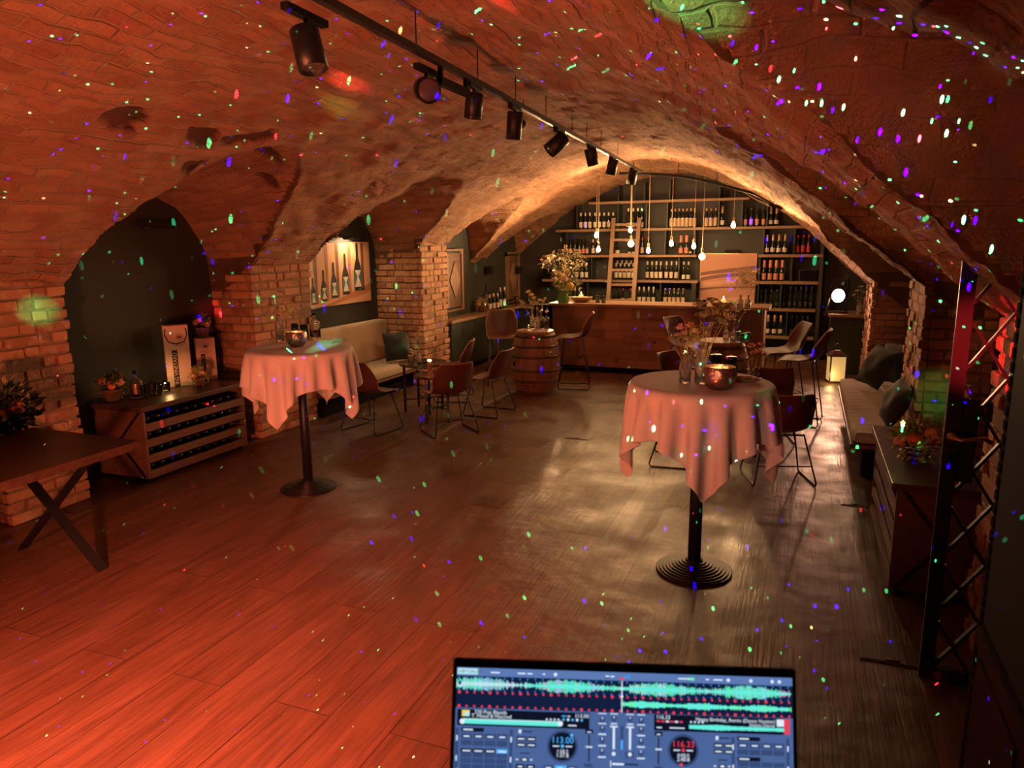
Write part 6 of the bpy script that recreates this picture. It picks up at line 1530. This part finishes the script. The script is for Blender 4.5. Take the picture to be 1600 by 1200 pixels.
# ================================================================== LAPTOP
def emat(name, c, s=1.0): return M_(name, (0, 0, 0), .5, emit=c, estr=s)
LE = dict(bg=emat('screen_panel', (.065, .12, .30)), bar=emat('screen_bar', (.10, .18, .42)), navy=emat('screen_navy', (.006, .012, .045)), dark=emat('screen_dark', (.004, .006, .018)), btn=emat('screen_button', (.035, .065, .17)),
    cyan=emat('screen_cyan', (.12, .80, .68)), green=emat('screen_green', (.14, .85, .35)), lil=emat('screen_lilac', (.36, .34, .80)), pink=emat('screen_pink', (.65, .30, .62)), pale=emat('screen_pale', (.45, .75, .80)), white=emat('screen_white', (.70, .80, .95)),
    red=emat('screen_red', (.75, .05, .09)), blue=emat('screen_blue', (.03, .30, .80)), sky=emat('screen_sky', (.08, .42, .95)), yel=emat('screen_yellow', (.85, .60, .10)), grey=emat('screen_grey', (.16, .20, .30)), deep=emat('screen_deep_blue', (.01, .04, .80)))
dtl = .655
tl = ORG + ray(708, 1028)*(dtl/FPX); tr = ORG + ray(1245, 1045.5)*((dtl-.004)/FPX)
vx = (tr-tl).normalized(); nrm = (ORG-(tl+tr)/2).normalized(); nrm = (nrm*.35 + (-FW)*.65); nrm = (nrm - vx*nrm.dot(vx)).normalized(); vy = nrm.cross(vx).normalized()
if vy.z < 0: vy = -vy
WL = (tr-tl).length; HL = WL*.66
LM = Matrix(((vx.x, vy.x, nrm.x, tl.x), (vx.y, vy.y, nrm.y, tl.y), (vx.z, vy.z, nrm.z, tl.z), (0, 0, 0, 1)))
lap = thing('laptop', 'open black laptop showing blue music mixing software, at bottom edge', 'laptop', (0, 0, 0)); lap.matrix_world = LM
m = MB(); m.box((0, -HL, -.006), (WL, 0, 0), MT['laptop']); lid = m.build('screen_lid', lap, bevel=.003)
S = WL/537.0
BX0, BY0 = 7, 13.5
DW, DH = 522*S, 326*S
m = MB(); m.box((BX0*S, -(BY0*S+DH), .0), ((BX0)*S+DW, -BY0*S, .0004), LE['bg']); disp = m.build('display', lap)
Z0 = .0005
def VM(v): return v*.955 if v <= 62.5 else (62+(v-65)*.8 if v <= 95 else .984*v-6.4)
class UI(MB):
    def r(s, u0, v0, u1, v1, c, k=0): return s.box(((BX0+u0)*S, -(BY0+VM(v1))*S, Z0+k*.00012), ((BX0+u1)*S, -(BY0+VM(v0))*S, Z0+k*.00012+.00008), LE[c])
    def disc(s, u, v, r, c, k=0, n=28): return s.lathe([(r*S, 0), (.0001, .00008)], LE[c], n, Matrix.Translation(((BX0+u)*S, -(BY0+VM(v))*S, Z0+k*.00012)), smooth=False)
def ui_text(s, u, v, size, c, k=2, align='LEFT'):
    T = Matrix.Translation(((BX0+u)*S, -(BY0+VM(v))*S, Z0+k*.00012)); text_mesh(s, size*S*1.35, LE[c], 'screen_text', disp, T, align, extrude=.00003)
g = UI(); g.r(0, 0, 522, 12.5, 'bar'); g.r(1, 1, 33, 10.5, 'pale', 1)
for u, w in ((53, 14), (95, 12), (110, 8), (134, 4), (232, 6), (240, 6), (345, 18), (388, 5), (400, 14)): g.r(u, 5.5, u+w, 7.5, 'white', 1)
g.r(232, 8.5, 238, 9.5, 'dark', 1); g.r(254, 8, 262, 11, 'red', 1); g.r(262, 4, 271, 8, 'blue', 1); g.r(362, 4.5, 370, 8.5, 'green', 1)
for u in (154, 423, 458, 491, 502): g.disc(u, 6.5, 2.6, 'white', 1)
g.r(0, 13, 522, 62.5, 'navy')
g.build('toolbar', disp)
random.seed(77)
g = UI()
for u in range(0, 520, 2):
    loud = 6+3.2*math.sin(u*.045)+random.uniform(-2.0, 2.4) if not (246 < u < 268) else 2.6
    c = 'lil' if (40 < u < 70 or 150 < u < 170 or 205 < u < 225) and u % 4 else ('pink' if (78 < u < 95 or 130 < u < 142 or 500 < u) and u % 4 == 0 else random.choice(['cyan', 'cyan', 'green', 'pale']))
    g.r(u, 25-loud, u+1.6, 25+loud, c, 1); g.r(u, 25-loud*.35, u+2, 25+loud*.35, 'pale' if u < 110 else 'cyan', 2)
g.build('waveform', disp)
g = UI()
for u in range(258, 520, 2):
    loud = 3.6+1.2*math.sin(u*.07)+random.uniform(-1.2, 1.2); g.r(u, 49-loud, u+2, 49+loud, random.choice(['cyan', 'cyan', 'green', 'cyan']), 1)
g.build('waveform', disp)
g = UI()
for k in range(44): 
    u = 3+k*11.9; g.disc(u+2, 38.5, 1.8 if k % 4 else 2.5, 'red', 1, 8); g.disc(u+2, 60, 1.8 if k % 4 else 2.5, 'red', 1, 8); g.r(u, 14, u+1.4, 17, 'blue', 1); g.r(u, 33.5, u+1.4, 36, 'blue', 1)
g.r(257, 13, 258.6, 62, 'white', 3); g.disc(257.8, 37, 2.2, 'white', 3); g.r(3, 21, 7, 27, 'dark', 3); g.r(2, 27.5, 9, 30, 'white', 3)
g.build('beat_marks', disp)
def deck(left):
    g = UI(); A = (lambda u: u) if left else (lambda u: u)
    if left:
        g.r(3, 65, 208, 95, 'dark', 0); g.r(10, 66.5, 22, 78, 'yel', 1); g.r(14, 70, 22, 78, 'pale', 2); g.r(10, 83, 163, 91.5, 'cyan', 1); g.r(12, 82, 162, 84.5, 'pale', 2); g.disc(11, 87.5, 4, 'white', 3); g.disc(163, 86, 4, 'white', 3)
        for k in range(4): g.disc(142+k*6, 79, 1.6, 'white', 1, 8)
        for k, c in enumerate(('sky', 'white', 'sky', 'white', 'sky')): g.disc(168+k*7, 78.5, 2, c, 1, 8)
        g.r(165, 71, 172, 73, 'sky', 1); g.r(174, 71, 178, 73, 'white', 1); g.r(175, 88, 188, 90, 'white', 1)
        cu, cv, col, bx = 167, 120.5, 'sky', 11; x0 = 3
    else:
        g.r(308, 63, 508, 93, 'dark', 0); g.r(508, 64, 517, 92, 'red', 1); g.r(497, 65, 508, 78, 'white', 1)
        for u in range(362, 508, 2):
            l = 3.4+1.6*math.exp(-((u-400)/22.)**2)+random.uniform(-.5, .5); g.r(u, 84-l, u+2, 84+l, 'cyan', 1)
        for k in range(4): g.disc(365+k*6, 75, 1.6, 'white', 1, 8)
        for k, c in enumerate(('red', 'red', 'white', 'red', 'white', 'red')): g.r(312+k*7, 74, 317+k*7, 77, c, 1)
        g.r(312, 86, 320, 88, 'white', 1); g.r(332, 86, 355, 88, 'white', 1)
        cu, cv, col = 353, 120.5, 'red'
    g.disc(cu, cv, 24, 'btn', 0, 40); g.disc(cu, cv, 20.5, 'dark', 1, 40); g.disc(cu, cv-.5, 2.6, col, 2, 12)
    for s in (-1, 1): g.r(cu+s*10-5, cv-1, cu+s*10+5, cv+.6, 'white', 2)
    g.disc(cu+(14 if left else -3), cv+(-17 if left else 21), 2.6, col, 2, 10)
    g.build('deck_panel', disp)
    g = UI(); ox = 10 if left else 436
    for rr, (v0, rows) in enumerate(((98, 1), (132, 1))):
        pass
    for c in range(4):
        u = ox+c*18.4
        for v in (105.5, 115.5): g.r(u, v, u+17, v+8.3, 'btn', 0)
        for v in (134, 142.5, 151): g.r(u, v, u+17, v+7.3, 'btn', 0)
        g.r(u+4, 109, u+13, 111, 'white', 1)
        if left: g.r(u+3, 130.5, u+15, 132.5, 'white', 2)
        if left: g.r(u, 128, u+17, 134, 'sky' if c == 3 else 'dark', 1)
    g.r(ox, 97, ox+35, 103, 'dark', 1); g.r(ox+3, 99, ox+18, 101, 'white', 2)
    if not left: g.r(ox, 127, ox+35, 133, 'dark', 1); g.r(ox+3, 129, ox+18, 131, 'white', 2)
    lx = 92 if left else 396
    for v in (108, 117): 
        for q in (0, 16): g.r(lx+4+q, v, lx+18+q, v+6.5, 'dark', 0); g.r(lx+6+q, v+2.3, lx+16+q, v+4.3, 'white', 1)
    g.r(lx+10, 99.5, lx+28, 101, 'dark', 0); g.r(lx+7, 97.5, lx+11, 103, 'white', 1); g.r(lx+10, 132, lx+25, 133.4, 'dark', 0)
    g.r(lx+12, 139, lx+22, 145, 'dark', 0); g.r(lx+14, 140.5, lx+20, 143.5, 'white', 1)
    for q in (4, 26): g.r(lx+q, 141, lx+q+3, 143, 'white', 1)
    for q in (4, 20): g.r(lx+q, 149, lx+q+13, 156, 'dark', 0); g.r(lx+q+3, 151.5, lx+q+10, 153.5, 'white', 1)
    for v in (98, 128): g.r(ox-9, v, ox-4, v+30, 'btn', 0); g.r(ox+75, v, ox+80, v+30, 'btn', 0); g.r(ox-7.5, v+11, ox-5.5, v+19, 'white', 1); g.r(ox+76.5, v+11, ox+78.5, v+19, 'white', 1)
    bx = 138 if left else 331
    for k, (c, w) in enumerate((('btn', 16), ('sky' if left else 'btn', 18), ('btn', 16))):
        if not left and k == 0: c = 'red'
        g.r(bx+k*18, 149, bx+k*18+w, 157, c, 0); g.r(bx+k*18+4, 152, bx+k*18+12, 154, 'white', 1)
    px_ = 201 if left else 308
    g.r(px_+1, 95, px_+13, 100, 'dark', 0); g.r(px_+4, 97, px_+10, 98.5, 'white', 1); g.r(px_+6, 102, px_+8, 142, 'dark', 0); g.r(px_+2, 119, px_+12, 121, 'white', 1); g.r(px_, 145, px_+13, 150, 'btn', 0)
    g.build('button_grid', disp)
deck(True); deck(False)
g = UI()
for u in (228, 288):
    for k in range(4): g.disc(u, 76+k*17, 4.4, 'btn', 0, 16); g.r(u-.7, 71.5+k*17, u+.7, 75+k*17, 'white', 1); g.r(u-6, 82.5+k*17, u+6, 84.3+k*17, 'white', 1)
for u in (246, 271): g.disc(u, 74, 4.4, 'btn', 0, 16); g.r(u-.7, 69.5, u+.7, 73, 'white', 1); g.r(u-5, 82, u+5, 84, 'white', 1); g.r(u-1.6, 88, u+1.6, 122, 'white', 1); g.r(u-6, 87, u+6, 89.5, 'white', 2); g.disc(u, 129, 3, 'white', 1, 10)
g.r(256, 86, 261, 122, 'btn', 0); g.r(257, 108, 260, 122, 'sky', 1); g.r(244, 143, 284, 145, 'dark', 0); g.r(244, 142.6, 262, 145.4, 'white', 1); g.r(241, 139, 242.2, 149, 'white', 1); g.r(264, 125, 277, 134, 'btn', 0)
for u in (228, 246, 271, 288): g.r(u-6, 64, u+6, 65.6, 'white', 1)
g.build('mixer_panel', disp)
g = UI(); g.r(13, 158, 103, 326, 'dark', 0); g.r(27, 158, 38, 166, 'deep', 1); g.r(118, 158, 522, 326, 'navy', 0); g.disc(6, 162, 3.5, 'white', 1); g.r(1, 168, 12, 326, 'btn', 0); g.disc(108, 161, 2.6, 'white', 1); g.build('browser_panel', disp)
ui_text('VIRTUALDJ', 3, 6.2, 5.2, 'bg', 3); ui_text('_330 Pop Blends', 25, 69.5, 6, 'white'); ui_text('T. Mixed & Matched', 25, 77, 5.6, 'white'); ui_text('113.00', 207, 71, 6, 'white', 2, 'RIGHT'); ui_text('113.00', 167, 111.5, 9.5, 'sky', 3, 'CENTER'); ui_text('1:50.3', 167, 128, 5.5, 'white', 3, 'CENTER'); ui_text('1:37.8', 167, 134, 6, 'white', 3, 'CENTER')
ui_text('116.33', 311, 68, 6, 'white'); ui_text('Happy Birthday_Remix (Dance Version)', 495, 69.5, 5.6, 'white', 2, 'RIGHT'); ui_text('Stereo Dance', 494, 77, 5.2, 'white', 2, 'RIGHT'); ui_text('116.33', 353, 111.5, 9.5, 'red', 3, 'CENTER'); ui_text('0:00.0', 353, 128, 5.5, 'white', 3, 'CENTER'); ui_text('2:40.8', 353, 134, 6, 'white', 3, 'CENTER'); ui_text('Online', 41, 162, 6, 'white')
# keyboard half and what it stands on, below the picture
kb = Vector((vx.x, vx.y, 0)).normalized()
t3 = MB(); 
bl = Vector((0, -HL, 0)); inv = LM.inverted(); dn = (inv.to_3x3() @ Vector((0, 0, -1))).normalized(); bk = (inv.to_3x3() @ Vector((-kb.y, kb.x, 0))).normalized()*-1
ax_ = Vector((1, 0, 0)); base_T = Matrix((( (inv.to_3x3() @ kb).x, bk.x, -dn.x, bl.x), ((inv.to_3x3() @ kb).y, bk.y, -dn.y, bl.y), ((inv.to_3x3() @ kb).z, bk.z, -dn.z, bl.z), (0, 0, 0, 1)))
m = MB(); m.box((0, 0, -.016), (WL, WL*.66, -.001), MT['laptop'], base_T); m.build('keyboard_base', lap, bevel=.002)
wb = LM @ bl; zb = wb.z-.017; yv = Vector((-kb.y, kb.x, 0))
c0 = wb + kb*(WL/2) - yv*(WL*.33); ang = math.atan2(kb.y, kb.x)
t = thing('laptop_stand', 'black stand carrying the laptop, below the picture edge', 'stand', (c0.x, c0.y, 0), ang)
m = MB(); m.box((-.13, -.10, zb-.008), (.13, .10, zb-.0005), MT['black']); m.build('stand_plate', t); m = MB(); m.cyl((0, 0, .02), (0, 0, zb-.008), .018, .018, MT['black'], 12); m.build('pole', t); m = MB(); m.lathe([(.001, 0), (.18, 0), (.18, .01), (.03, .025), (.001, .025)], MT['black'], 28); m.build('round_base', t)
